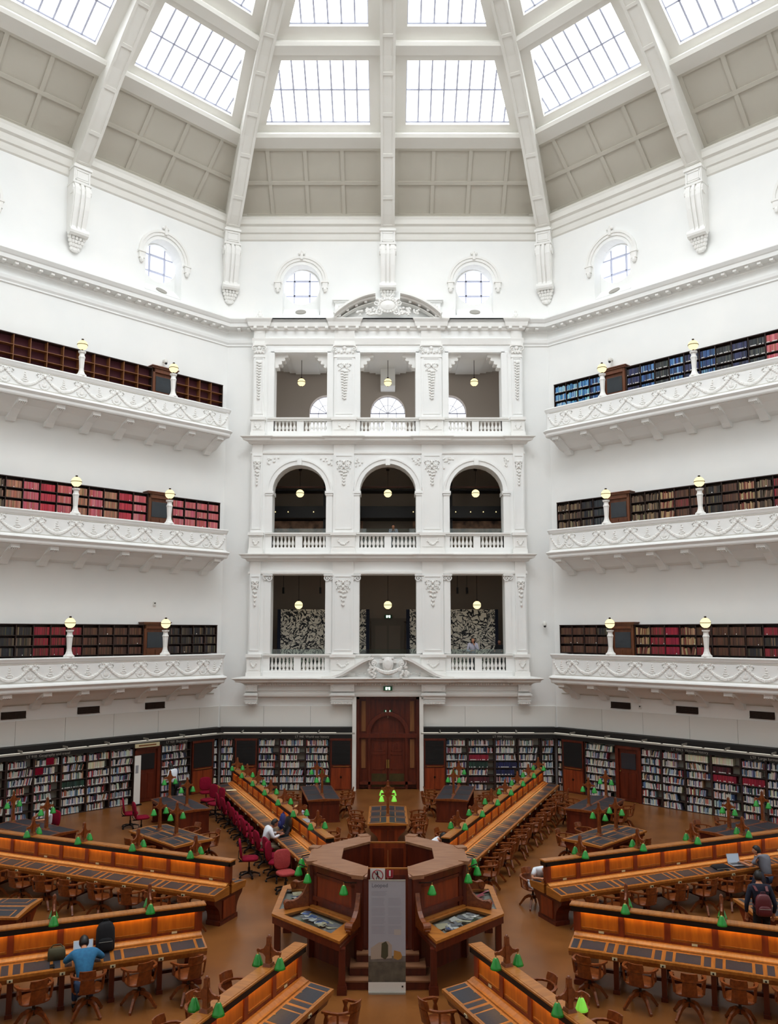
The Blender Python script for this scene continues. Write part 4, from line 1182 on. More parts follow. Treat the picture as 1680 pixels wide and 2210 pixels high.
for k in (7, 1):
    s = 1 if k == 1 else -1
    for lv in (1, 2, 3):
        T = GT[lv]; zf = TOPS[lv]-1.02
        for si, (ua, ub, nb) in enumerate(GB[k]):
            o = wthing(k, 'gallery_bookcase', '%s bookcase on the %s gallery of the %s wall, %s' % ('empty maroon-lined' if (k == 7 and lv == 3) else 'dark timber', LVB[lv], WN[k], 'short run by the corner' if si == 0 else 'long run past the door'), 'bookcase', 'gallery bookcases')
            x0, x1 = sorted((s*ua, s*ub))
            mb = MB(); mb.box(x0-.03, x1+.03, -.32, -.01, T-.03, T); mb.box(x0-.03, x0, -.3, -.01, zf, T); mb.box(x1, x1+.03, -.3, -.01, zf, T)
            mb.build('carcass', SHELFW, o)
            mb = MB(); mb.box(x0, x1, -.04, -.01, zf, T-.03); mb.build('backing', MAROON if (k == 7 and lv == 3) else SHELFW, o)
            bw = (x1-x0)/nb; mb = MB()
            for i in range(1, nb): mb.box(x0+bw*i-.012, x0+bw*i+.012, -.3, -.04, zf, T-.03)
            mb.build('upright', SHELFW if lv < 3 or k == 1 else TIMB, o)
            mb = MB(); pitch = .372
            for r in range(1, 6): mb.box(x0, x1, -.3, -.04, T-.03-pitch*r-.02, T-.03-pitch*r)
            mb.build('shelves', SHELFW if lv < 3 or k == 1 else TIMB, o)
            if k == 7 and lv == 3: continue
            for b in range(nb):
                a, c = (x0+bw*b, x0+bw*(b+1)); bay = b if s > 0 else nb-1-b
                if bay > 9: continue
                for r in range(4):
                    p = gal_pal(k, lv, bay, si == 0)
                    if R.random() < .12 and p in ('brown', 'redbr'): p = R.choice(('redbr', 'dark', 'brown'))
                    un = p not in ('sky', 'tan', 'tanred')
                    z = T-.03-pitch*(r+1)
                    row(k, a+.02, c-.02, -.27, z+.001, .3, p, R.choice((1, 1, .96)), ROWN[r], '%s gallery of the %s wall' % (LVB[lv], WN[k]), uniform=un, tw=(.034, .05), lab=.6 if (lv == 3) else .03)
        o = wthing(k, 'gallery_door', 'small timber door with grey glass on the %s gallery of the %s wall' % (LVB[lv], WN[k]), 'door', 'gallery doors')
        x0, x1 = sorted((s*(-4.45 if k == 7 else -4.35), s*(-3.4 if k == 7 else -3.3)))
        D_ = mat('gallery_door_wood', '6E3C1E', .45, hex2='5A2E16', nscale=2.2, scale=(5, 5, .7)) if 'gallery_door_wood' not in MATS else MATS['gallery_door_wood']
        mb = MB(); mb.box(x0, x0+.1, -.34, -.01, zf, T); mb.box(x1-.1, x1, -.34, -.01, zf, T); mb.box(x0, x1, -.34, -.01, T-.16, T)
        mb.box(x0-.06, x1+.06, -.4, -.01, T, T+.06); mb.box(x0-.1, x1+.1, -.44, -.01, T+.06, T+.1); mb.build('door_frame', D_, o)
        mb = MB(); mb.box(x0+.1, x1-.1, -.24, -.01, zf, T-.16); mb.box(x0+.16, (x0+x1)/2-.03, -.26, -.24, zf+.2, T-1.0); mb.box((x0+x1)/2+.03, x1-.16, -.26, -.24, zf+.2, T-1.0)
        lf = mb.build('door_leaf', D_, o)
        mb = MB(); mb.box(x0+.18, x1-.18, -.26, -.24, T-.92, T-.3)
        for e in (.06, .1): mb.box(x0+.18+e, x1-.18-e, -.265, -.26, T-.92+e, T-.91+e); mb.box(x0+.18+e, x1-.18-e, -.265, -.26, T-.3-e, T-.29-e)
        mb.build('glass_pane', SLATE, lf)

def bscore(b):
    M = wallM(b[0]); p = M @ Vector(((b[1]+b[2])/2, b[3], b[4]+b[5]/2))
    d = p-CAMP
    px = 837.5+1765*d.x/(d.y*.9934)
    if px < 4 or px > 1676: return 0
    n = Vector((M[0][1], M[1][1], 0)); c = abs(d.normalized().dot(n))
    if b[0] in (1, 7) and b[4] < .5 and abs(px-840) > 420: return 0      # behind the tables
    return (b[2]-b[1])*b[5]*c/d.length_squared
BOOKS.sort(key=bscore, reverse=True)
rest = MB()
for i, b in enumerate(BOOKS):
    if i < 300:
        m_ = MB(); book_geo(m_, b, True)
        M = wallM(b[0]); o = m_.build('book', BOOKM)
        o.matrix_world = M @ Matrix.Translation(((b[1]+b[2])/2, b[3]+.1, b[4]))
        tag(o, '%s book on the %s shelf, %s' % (colname(b[7]), b[9], b[10]), 'book', 'books on the side and facing walls')
    else:
        book_geo(rest, b)
print('BOOKS', len(BOOKS), rest.v and len(rest.f))
tag(rest.build('books', BOOKM), 'remaining rows of books filling the shelves of the reading room', 'books', None, 'stuff')
# two big red display boards among the left wall shelves
for u, z, t in ((.42, 1.86, 'top'), (-.12+.6, 1.55, 'second')):
    o = MB(wallM(7)); x = -(.12 if t == 'top' else .5)
    o.box(x-.14, x+.14, YF-.015, YF+.005, z, z+.24)
    tag(o.build('display_book', REDF), 'large bright red face-out book on the %s shelf of the left wall' % t, 'book', 'red face-out books')
# ================================================================ swivel armchair in oak
def pol(r, deg): t = math.radians(deg); return (r*math.sin(t), r*math.cos(t))
def make_chair():
    t = thing('swivel_armchair', 'oak swivel armchair', 'chair')
    mb = MB(); ring = []
    for z, sc in ((.425, .9), (.44, 1.0), (.462, 1.0), (.47, .94)):
        pts = []
        for i in range(20):
            a = 2*PI*i/20; c, s_ = math.cos(a), math.sin(a)
            e = .62; pts.append((.245*sc*math.copysign(abs(c)**e, c), .235*sc*math.copysign(abs(s_)**e, s_), z-(.012*math.cos(2*a) if z > .45 else 0)))
        ring.append(pts)
    mb.loft(ring); mb.build('seat', CHW, t, smooth=True)
    mb = MB(); mb.lathe([(.0, .19), (.05, .2), (.045, .26), (.025, .3), (.025, .4), (.11, .415), (.11, .425), (0, .425)], n=10); mb.build('swivel_column', BRONZE, t)
    for i in range(4):
        a = PI/4+i*PI/2; c, s_ = math.cos(a), math.sin(a); mb = MB()
        pts = [(c*r, s_*r, z) for r, z in ((.02, .25), (.1, .25), (.19, .2), (.26, .11), (.31, .04), (.34, .03))]
        mb.bar(pts, [.05, .05, .045, .04, .04, .04], [.07, .07, .06, .05, .045, .03]); mb.lathe([(0, 0), (.02, .0), (.022, .025), (0, .03)], c*.325, s_*.325, n=8)
        mb.build('leg', CHW, t)
    mb = MB(); pts = [(.255, .17, .66), (.275, .1, .68), (.275, -.02, .69)]
    for i in range(9):
        a = PI*i/8; pts.append((.275*math.cos(a), -.05-.235*math.sin(a), .695+.02*math.sin(a)))
    pts += [(-.275, -.02, .69), (-.275, .1, .68), (-.255, .17, .66)]
    mb.bar(pts, [.06, .065, .05]+[.045, .045, .05, .055, .06, .055, .05, .045, .045]+[.05, .065, .06], .032); mb.build('arm_rail', CHW, t)
    mb = MB(); rg = []
    for z, hw, d in ((.455, .5, .2), (.58, .46, .235), (.69, .42, .262)):
        rg.append([(math.sin(u)*(.275), -.05-(d-.02)*math.cos(u), z) for u in (-hw, -hw/2, 0, hw/2, hw)]+[(math.sin(u)*(.275), -.05-d*math.cos(u)-.002, z) for u in (hw, hw/2, 0, -hw/2, -hw)])
    mb.loft(rg)
    mb.build('back_splat', CHW, t)
    mb = MB(); rg = []
    for z, hw, d in ((.70, .52, .25), (.78, .54, .27), (.85, .5, .29)):
        rg.append([(math.sin(u)*.275, -.05-(d-.02)*math.cos(u), z) for u in (-hw, -hw/2, 0, hw/2, hw)]+[(math.sin(u)*.275, -.05-d*math.cos(u)-.004, z) for u in (hw, hw/2, 0, -hw/2, -hw)])
    mb.loft(rg); mb.build('top_rail', CHW, t)
    for s in (-1, 1):
        mb = MB(); mb.prism([(.16, .45), (.1, .45), (.07, .54), (.09, .6), (.06, .68), (.17, .67), (.13, .6), (.15, .54)], s*.24-.015, s*.24+.015, 'x'); mb.build('arm_support', CHW, t)
        mb = MB(); mb.bar([(s*.235, -.12, .46), (s*.26, -.14, .69)], .035, .03); mb.build('back_spindle', CHW, t)
    return t
def make_office_chair(m, lab):
    t = thing('office_chair', lab, 'chair')
    def cushion(name, cx, cy_, cz, w, h, th, L):
        mb = MB(); rg = []
        for zz, sc in ((-th/2, .86), (-th*.3, .98), (th*.2, 1), (th/2, .9)):
            pts = []
            for i in range(20):
                a = 2*PI*i/20; c, s_ = math.cos(a), math.sin(a); e = .6
                pts.append(L @ Vector((w/2*sc*math.copysign(abs(c)**e, c), h/2*sc*math.copysign(abs(s_)**e, s_), zz)))
            rg.append(pts)
        mb.loft(rg); mb.build(name, m, t, smooth=True)
    cushion('seat', 0, 0, 0, .48, .46, .08, Matrix.Translation((0, .02, .48)))
    cushion('backrest', 0, 0, 0, .46, .5, .06, Matrix.Translation((0, -.24, .76)) @ Matrix.Rotation(PI/2+.12, 4, 'X'))
    mb = MB(); mb.box(-.04, .04, -.28, -.02, .4, .43); mb.bar([(0, -.2, .41), (0, -.29, .5), (0, -.28, .7)], .06, .02); mb.build('back_bracket', PLAST, t)
    mb = MB(); mb.lathe([(0, .08), (.035, .08), (.035, .25), (.02, .26), (.02, .41), (.08, .44), (0, .44)], n=10); mb.build('gas_column', PLAST, t)
    for i in range(5):
        a = 2*PI*i/5+.3; c, s_ = math.cos(a), math.sin(a); mb = MB()
        mb.bar([(0, 0, .12), (c*.16, s_*.16, .11), (c*.29, s_*.29, .075)], [.05, .045, .03], [.05, .04, .03])
        b_ = mb.build('star_leg', PLAST, t)
        mb = MB(); L = Matrix.Translation((c*.29, s_*.29, .03)) @ Matrix.Rotation(a, 4, 'Z') @ Matrix.Rotation(PI/2, 4, 'Y')
        mb.lathe([(0, -.02), (.03, -.02), (.03, .02), (0, .02)], n=10, L=L); mb.build('caster', PLAST, b_)
    return t
def kids(o):
    out = [c for c in bpy.data.objects if c.parent == o]
    if out: KIDS[o.name] = out
    for c in out: kids(c)
CH0 = make_chair(); kids(CH0)
OC0 = make_office_chair(REDF, ''); kids(OC0); OC1 = make_office_chair(REDF2, ''); kids(OC1)
USED = {}
def put(proto, x, y, face, label, group):      # face: direction the sitter looks, degrees clockwise from +Y
    a = -math.radians(face)
    if proto.name not in USED:
        USED[proto.name] = 1; proto.location = (x, y, 0); proto.rotation_euler = (0, 0, a); proto['label'] = label; proto['group'] = group; return proto
    c = dup(proto, (x, y, 0), a, label, group); return c

# ================================================================ lamps with green shades
def shade(o, x, z, lit=False, y=0):
    mb = MB(); mb.lathe([(.024, .01), (.034, -.0), (.048, -.028), (.066, -.075), (.082, -.125), (.094, -.158), (.09, -.161), (.078, -.125), (.061, -.075), (.042, -.028), (.02, -.0)], x, y, n=14, z0=z)
    mb.build('green_shade', GREENL if lit else GREEN, o, smooth=True)
    mb = MB(); mb.lathe([(0, .06), (.012, .06), (.012, .02), (.024, .01), (.028, -.01), (0, -.01)], x, y, n=8, z0=z); mb.build('bulb_holder', BRASS, o)
def make_lamp(h, lab, lit=False):
    t = thing('reading_lamp', lab, 'lamp')
    mb = MB(); mb.hexa([(-.075, -.075, 0), (.075, -.075, 0), (.075, .075, 0), (-.075, .075, 0)], [(-.06, -.06, .05), (.06, -.06, .05), (.06, .06, .05), (-.06, .06, .05)]); mb.build('base', CHW, t)
    mb = MB(); mb.hexa([(-.042, -.042, .05), (.042, -.042, .05), (.042, .042, .05), (-.042, .042, .05)], [(-.03, -.03, h), (.03, -.03, h), (.03, .03, h), (-.03, .03, h)]); mb.blob(0, 0, h+.005, .03, .03, .03, n=8, k=4); mb.build('post', CHW, t)
    a = h-.22
    for s in (-1, 1):
        mb = MB(); mb.prism([(s*.03, a+.17), (s*.05, a+.09), (s*.09, a+.035), (s*.15, a+.01), (s*.19, a+.02), (s*.215, a+.01), (s*.215, a-.03), (s*.17, a-.035), (s*.1, a-.045), (s*.06, a-.08), (s*.03, a-.14)], -.016, .016); mb.build('arm', CHW, t)
        shade(t, s*.2, a-.08, lit)
    mb = MB(); mb.box(-.03, .03, -.062, -.05, .04, .075); mb.build('brass_switch', BRASS, t)
    return t
LP0 = make_lamp(.44, ''); kids(LP0)
LT0 = make_lamp(.9, ''); kids(LT0)
LT1 = make_lamp(.9, '', True); kids(LT1)

# ================================================================ radial reading desks
PITCH = .84; NS = 14; R0 = 3.93; R1 = R0+PITCH*NS; RC = (R0+R1)/2
ED, EZ = .66, .742; IX, IZ = .2, .79
def make_desk(lab):
    t = thing('reading_desk', lab, 'desk')
    L2 = (R1-R0)/2
    for s in (-1, 1):
        mb = MB()
        mb.loft([[(s*ED, y, EZ), (s*ED, y, EZ-.05), (s*(ED-.05), y, EZ-.14), (s*.05, y, EZ-.14), (s*.05, y, IZ+.0), (s*IX, y, IZ)] for y in (-L2, L2)])
        mb.build('desktop', OAK, t)
        mb = MB(); mb.loft([[(s*.05, y, IZ-.01), (s*.05, y, .86), (s*.1, y, .855), (s*.16, y, .82), (s*IX, y, .815), (s*(IX+.005), y, IZ-.01)] for y in (-L2+.02, L2-.02)]); mb.build('back_ledge', OAK, t)
        mb = MB(); mb.box(min(s*.062, s*.082), max(s*.062, s*.082), -L2+.1, L2-.1, 1.268, 1.28); mb.build('strip_light', TUBE, t)
    mb = MB(); mb.box(-.03, .03, -L2+.03, L2-.03, .8, 1.3); mb.build('screen', ORG, t)
    mb = MB()
    for i in range(NS+1):
        y = -L2+.07+(2*L2-.14)*i/NS; w = .055 if 0 < i < NS else .07
        mb.box(-.055, .055, y-w, y+w, .84, 1.26)
    mb.box(-.042, .042, -L2, L2, .84, .9); mb.build('screen_posts', REDL, t)
    mb = MB()
    for s in (-1, 1):
        for i in range(NS):
            y = -L2+.07+(2*L2-.14)*(i+.5)/NS
            mb.box(min(s*.03, s*.048), max(s*.03, s*.048), y-.33, y+.33, .935, .95)
    mb.build('panel_mouldings', OAK, t)
    mb = MB(); mb.box(-.11, .11, -L2-.04, L2+.04, 1.29, 1.335); mb.box(-.11, -.098, -L2-.04, L2+.04, 1.235, 1.29); mb.box(.098, .11, -L2-.04, L2+.04, 1.235, 1.29); mb.box(-.11, .11, -L2-.04, -L2, 1.235, 1.29); mb.box(-.11, .11, L2, L2+.04, 1.235, 1.29); mb.build('cap_fascia', CAPB, t)
    mb = MB(); mb.box(-.125, .125, -L2-.06, L2+.06, 1.335, 1.36); mb.box(-.09, .09, -L2-.05, L2+.05, 1.36, 1.366); mb.build('cap_rail', OAK, t)
    # one seat's leather set, shared by every seat on both sides
    pm = MB(); sl = (IZ-EZ)/(IX-ED)
    def zz(x): return EZ+(x-ED)*sl
    def patch(x0, x1, y0, y1, e, m): pm.hexa([(x0, y0, zz(x0)-.004), (x1, y0, zz(x1)-.004), (x1, y1, zz(x1)-.004), (x0, y1, zz(x0)-.004)], [(x0, y0, zz(x0)+e), (x1, y0, zz(x1)+e), (x1, y1, zz(x1)+e), (x0, y1, zz(x0)+e)], m)
    patch(.25, .61, -.385, -.265, .002, 0); patch(.25, .61, .265, .385, .002, 0)
    patch(.23, .63, -.245, .245, .004, 1); patch(.26, .6, -.215, .215, .0065, 0); pm.box(.27, .285, -.02, .02, zz(.27), zz(.27)+.012, 2)
    lm = MB(); lm.box(.42, .52, -.045, .045, 0, .6); lm.box(.4, .54, -.06, .06, 0, .07); lm.box(.0, .5, -.03, .03, .16, .21); lm.box(.03, .5, -.04, .04, .5, .6)
    sm = MB(); sm.box(.64, .668, -.045, .045, .64, .69, 0); sm.lathe([(0, 0), (.016, 0), (.016, .02), (0, .02)], n=8, m=1, L=Matrix.Translation((.668, 0, .664)) @ Matrix.Rotation(PI/2, 4, 'Y'))
    P = L_ = K = None
    for s in (1, -1):
        for i in range(NS):
            y = -L2+PITCH*(i+.5)
            if P is None: o = pm.build('writing_pad', [LEATH, OAK, BRASS], t); P = o.data
            else: o = link('writing_pad', P, t)
            o.location = (0, y, 0); o.rotation_euler = (0, 0, 0 if s > 0 else PI)
        for i in range(1, NS):
            y = -L2+PITCH*i
            if L_ is None: o = lm.build('leg', RED, t); L_ = o.data
            else: o = link('leg', L_, t)
            o.location = (0, y, 0); o.rotation_euler = (0, 0, 0 if s > 0 else PI)
            if K is None: o = sm.build('socket_plate', [CREAMP, PLAST], t); K = o.data
            else: o = link('socket_plate', K, t)
            o.location = (0, y, 0); o.rotation_euler = (0, 0, 0 if s > 0 else PI)
    for e in (-1, 1):
        mb = MB(); pr = [(.6, .6), (.56, .5), (.46, .42), (.38, .33), (.34, .22), (.33, .1), (.38, .09), (.38, 0)]
        mb.prism(pr+[(-x, z) for x, z in reversed(pr)], min(e*(L2-.05), e*(L2-.4)), max(e*(L2-.05), e*(L2-.4)))
        p = mb.build('pedestal', RED, t)
        mb = MB(); mb.box(-.24, .24, min(e*(L2-.03), e*(L2-.06)), max(e*(L2-.03), e*(L2-.06)), .12, .52); mb.build('pedestal_panel', REDL, p)
        mb = MB(); mb.box(-.36, .36, -.012+e*(L2-.045), .012+e*(L2-.045), 0, .07); mb.build('plinth', RED, p)
    mb = MB(); mb.box(-.03, .03, -L2+.4, L2-.4, .16, .22); mb.build('stretcher', RED, t)
    mb = MB()
    for i in range(0, NS, 2):
        for s in (-1, 1): mb.box(min(s*.04, s*.046), max(s*.04, s*.046), -L2+PITCH*(i+.62)-.05, -L2+PITCH*(i+.62)+.05, .87, .91)
    mb.build('brass_number_plates', CREAMP, t)
    return t
DNAME = {-22.5: 'far left desk', 22.5: 'far right desk', -67.5: 'upper left desk', 67.5: 'upper right desk', -112.5: 'lower left desk', 112.5: 'lower right desk', -157.5: 'front left desk', 157.5: 'front right desk'}
D0 = None
ORD = ('first', 'second', 'third', 'fourth', 'fifth', 'sixth', 'seventh', 'eighth', 'ninth', 'tenth', 'eleventh', 'twelfth', 'thirteenth', 'fourteenth')
for th, dn in DNAME.items():
    lab = 'long double-sided oak reading desk with lit screen, the %s' % dn
    x, y = pol(RC, th)
    if D0 is None:
        D0 = make_desk(lab); kids(D0); d = D0
    else: d = dup(D0, None, None, lab)
    d.location = (x, y, 0); d.rotation_euler = (0, 0, -math.radians(th)); d['group'] = 'radial reading desks'
    nl = 7 if abs(th) < 90 else 3
    for i in range(nl):
        r = 4.93+1.69*i; x, y = pol(r, th)
        if abs(x) > 12 or y < -8: continue
        lb = 'green-shaded lamp on the %s screen, %s from its inner end' % (dn, ORD[i])
        if 'lp' not in USED: USED['lp'] = 1; l = LP0; l['label'] = lb; l.location = (x, y, 1.366); l.rotation_euler = (0, 0, -math.radians(th))
        else: l = dup(LP0, (x, y, 1.366), -math.radians(th), lb)
        l['group'] = 'green lamps on the radial desks'
# chairs along the desks: (desk, side, seats); side +1 is clockwise of the desk
CHR = [(22.5, 1, [0, 1, 2, 3, 4, 5, 6, 7, 8, 9, 10, 11, 12]), (-22.5, 1, [0, 2, 3, 5, 7, 9]), (22.5, -1, [3, 5, 7, 9, 11]), (-67.5, -1, list(range(0, 9))), (67.5, 1, [0, 1, 2, 3, 4, 5, 8]),
       (-67.5, 1, [2, 5]), (67.5, -1, [3, 5]), (-112.5, -1, [0, 1, 2, 3, 4]), (112.5, 1, [0, 1, 2, 3, 4]), (-157.5, 1, [0, 1, 2]), (157.5, -1, [0, 1, 2, 3]), (-157.5, -1, [0]), (157.5, 1, [0])]
def seatpos(th, side, i, off=.98, along=0):
    r = R0+PITCH*(i+.5)+along; x, y = pol(r, th); ux, uy = pol(1, th+90)
    return x+ux*side*off, y+uy*side*off
for th, side, L in CHR:
    sn = 'near' if (side > 0) == (th > 0) else 'far'
    if abs(th) > 150: sn = 'inner' if (side < 0) == (th > 0) or (side > 0 and th < 0 and False) else 'outer'
    if abs(th) > 150: sn = 'inner' if seatpos(th, side, 0)[0]**2 < pol(R0+.42, th)[0]**2 else 'outer'
    for i in L:
        j = R.uniform(-.05, .05)
        x, y = seatpos(th, side, i, .95+R.uniform(-.05, .08), j)
        put(CH0, x, y, th-90*side+R.uniform(-16, 16), 'oak swivel armchair, %s from the inner end, %s side of the %s' % (ORD[i], sn, DNAME[th]), 'oak swivel armchairs')
# red office chairs on the left side of the far left desk
RC_ = [(-2.62, 3.62, 150, OC1, 'nearest the central counter, faded red seat turned to the viewer'), (-2.98, 4.6, 100, OC0, 'second from the central counter'), (-3.78, 4.95, 80, OC0, 'pushed back from the desk, seen from its side')]
for x, y, f, pr, lb in RC_: put(pr, x, y, f, 'crimson office chair '+lb, 'red office chairs')
for i in (2, 3, 4, 5, 6, 7, 8, 9, 10):
    x, y = seatpos(-22.5, -1, i, .92+R.uniform(-.04, .06))
    put(OC0, x, y, -22.5+90+R.uniform(-12, 12), 'crimson office chair along the far left desk, %s seat from its inner end' % ORD[i], 'red office chairs')
for x, y, f, lb in ((-7.0, 14.2, 160, 'alone by the corner cabinet'), (-6.6, 12.75, -140, 'right of the back table, left sector'), (-6.2, 12.1, -130, 'closer one right of the back table, left sector'),
                    (-8.2, 9.9, 60, 'left of the back table, left sector'), (-8.75, 10.5, 70, 'farther one left of the back table, left sector')):
    put(OC0, x, y, f, 'crimson office chair '+lb, 'red office chairs')
# ================================================================ free-standing tables
def make_table(inner, lab):
    t = thing('reading_table', lab, 'table')
    hw, hl = (.62, 1.3) if inner else (.6, 1.34)
    def zt(x): return .82-abs(x)*.06
    mb = MB(); mb.loft([[(-hw, y, zt(hw)), (0, y, zt(0)), (hw, y, zt(hw)), (hw, y, zt(hw)-.045), (-hw, y, zt(hw)-.045)] for y in (-hl, hl)]); mb.build('table_top', OAK if inner else CHW, t)
    mb = MB(); mb.box(-hw+.05, hw-.05, -hl+.05, hl-.05, .64, .745); mb.build('apron', RED, t)
    n = 3; ph = (2*hl-.12)/n
    for s in (-1, 1):
        for i in range(n):
            y0 = -hl+.06+ph*i; pm = MB()
            def patch(x0, x1, ya, yb, e, m):
                if s < 0: x0, x1 = -x1, -x0
                pm.hexa([(x0, ya, zt(x0)-.004), (x1, ya, zt(x1)-.004), (x1, yb, zt(x1)-.004), (x0, yb, zt(x0)-.004)], [(x0, ya, zt(x0)+e), (x1, ya, zt(x1)+e), (x1, yb, zt(x1)+e), (x0, yb, zt(x0)+e)], m)
            if inner:
                patch(.05, hw-.05, y0+.03, y0+ph-.03, .002, 0); patch(.22, hw-.05, y0+.13, y0+ph-.13, .004, 1); patch(.25, hw-.08, y0+.16, y0+ph-.16, .0065, 0)
            else: patch(.04, hw-.05, y0+.025, y0+ph-.025, .002, 0)
            pm.build('writing_pad', [LEATH, OAK], t)
    if inner:
        pr = [(.56, .66), (.52, .55), (.42, .47), (.33, .38), (.29, .25), (.28, .1), (.33, .09), (.33, 0)]
        for e in (-1, 1):
            mb = MB(); mb.prism(pr+[(-x, z) for x, z in reversed(pr)], min(e*(hl-.1), e*(hl-.4)), max(e*(hl-.1), e*(hl-.4))); p = mb.build('pedestal', REDL, t)
            mb = MB(); mb.box(-.2, -.02, e*(hl-.09)-.012, e*(hl-.09)+.012, .14, .58); mb.box(.02, .2, e*(hl-.09)-.012, e*(hl-.09)+.012, .14, .58); mb.build('pedestal_panels', RED, p)
    else:
        for e in (-1, 1):
            mb = MB(); mb.box(-hw+.06, hw-.06, e*(hl-.1)-.025, e*(hl-.1)+.025, 0, .66); mb.box(-hw+.03, hw-.03, e*(hl-.1)-.045, e*(hl-.1)+.045, 0, .06); mb.box(-.02, .02, e*(hl-.1)-.035, e*(hl-.1)+.035, .05, .64); mb.build('end_panel', RED, t)
        mb = MB(); mb.box(-.02, .02, -hl+.12, hl-.12, .05, .64); mb.build('modesty_panel', RED, t)
    return t
TI = make_table(True, ''); kids(TI); TO = make_table(False, ''); kids(TO)
SEC = {0: 'central sector', -45: 'left sector', 45: 'right sector', -90: 'far left sector', 90: 'far right sector'}
TN = [0]
def place_table(pr, r, th, face, lab, lit=False):
    x, y = pol(r, th)
    if pr.name not in USED: USED[pr.name] = 1; t = pr; t.location = (x, y, 0); t.rotation_euler = (0, 0, -math.radians(face)); t['label'] = lab
    else: t = dup(pr, (x, y, 0), -math.radians(face), lab)
    t['group'] = 'free-standing reading tables'
    for e, w in ((((-.32, 'nearer'), (.62, 'farther')) if pr is TI else ((-.62, 'nearer'), (1.1, 'farther')))):
        ux, uy = pol(1, face); q = LT1 if lit else LT0
        lb = '%s green post lamp on the %s' % (w, lab.replace('oak reading table with leather pads ', 'table '))
        if lit: lb = 'brightly lit lime green lamp on the central table, %s one' % w
        if q.name not in USED: USED[q.name] = 1; l = q; l.location = (x+ux*e, y+uy*e, .82); l.rotation_euler = (0, 0, -math.radians(face)); l['label'] = lb
        else: l = dup(q, (x+ux*e, y+uy*e, .82), -math.radians(face), lb)
        l['group'] = 'post lamps on the tables'
def tchair(r, th, face, dx, dy, turn, lab):
    x, y = pol(r, th); ux, uy = pol(1, face); rx, ry = pol(1, face+90)
    put(CH0, x+rx*dx+ux*dy, y+ry*dx+uy*dy, face-90*(1 if dx > 0 else -1)+turn, 'oak swivel armchair '+lab, 'oak swivel armchairs')
for th in (0, -45, 45):
    sc = SEC[th]
    place_table(TI, 8.9, th, th, 'oak reading table with leather pads nearest the counter in the %s' % sc, th == 0)
    for s in (-1, 1):
        place_table(TO, 12.75, th+s*11.2, th+s*11.2, 'oak reading table with leather pads at the back %s of the %s' % ('left' if s < 0 else 'right', sc))
for i, (dx, dy, tn) in enumerate(((-.95, -.85, 10), (-.9, -.1, -8), (-1.0, .75, 5), (.95, -.8, -5), (.92, 0, 10), (.95, .8, -12))):
    tchair(8.9, 0, 0, dx, dy, tn, 'on the %s side of the central table, %s' % ('left' if dx < 0 else 'right', ('nearest', 'middle', 'farthest')[i % 3]))
for s, w in ((-1, 'left'), (1, 'right')):
    for i, (dx, dy, tn) in enumerate(((-.9, -.4, 6), (-.95, .6, -14), (.9, -.5, -10), (1.0, .5, 12))):
        tchair(12.75, s*11.2, s*11.2, dx, dy, tn, 'beside the back %s table of the central sector, %s side, %s' % (w, 'left' if dx < 0 else 'right', ('nearer', 'farther')[i % 2]))
for i, (dx, dy, tn) in enumerate(((-.95, -.7, 12), (-.92, .3, -8), (.92, -.6, 8), (.95, .45, -10))):
    tchair(8.9, -45, -45, dx, dy, tn, 'at the near table of the left sector, %s' % ('nearest on its left', 'second on its left', 'nearest on its right', 'second on its right')[i])
    tchair(8.9, 45, 45, -dx, dy, -tn, 'at the near table of the right sector, %s' % ('nearest on its right', 'second on its right', 'nearest on its left', 'second on its left')[i])
for i, (dx, dy, tn) in enumerate(((-.9, -.5, 8), (-.95, .5, 0), (.95, -.5, 10), (.9, .4, -8))):
    tchair(12.75, 33.8, 33.8, dx, dy, tn, 'at the back left table of the right sector, %s' % ('nearer on its left', 'farther on its left', 'nearer on its right', 'farther on its right')[i])
tchair(12.75, 56.2, 56.2, -.95, -.5, 8, 'at the back right table of the right sector, nearer on its left'); tchair(12.75, 56.2, 56.2, -.9, .5, -8, 'at the back right table of the right sector, farther on its left')
for th, w in ((-90, 'left'), (90, 'right')):
    place_table(TI, 8.9, th, th, 'oak reading table with leather pads at the %s edge of the picture' % w)

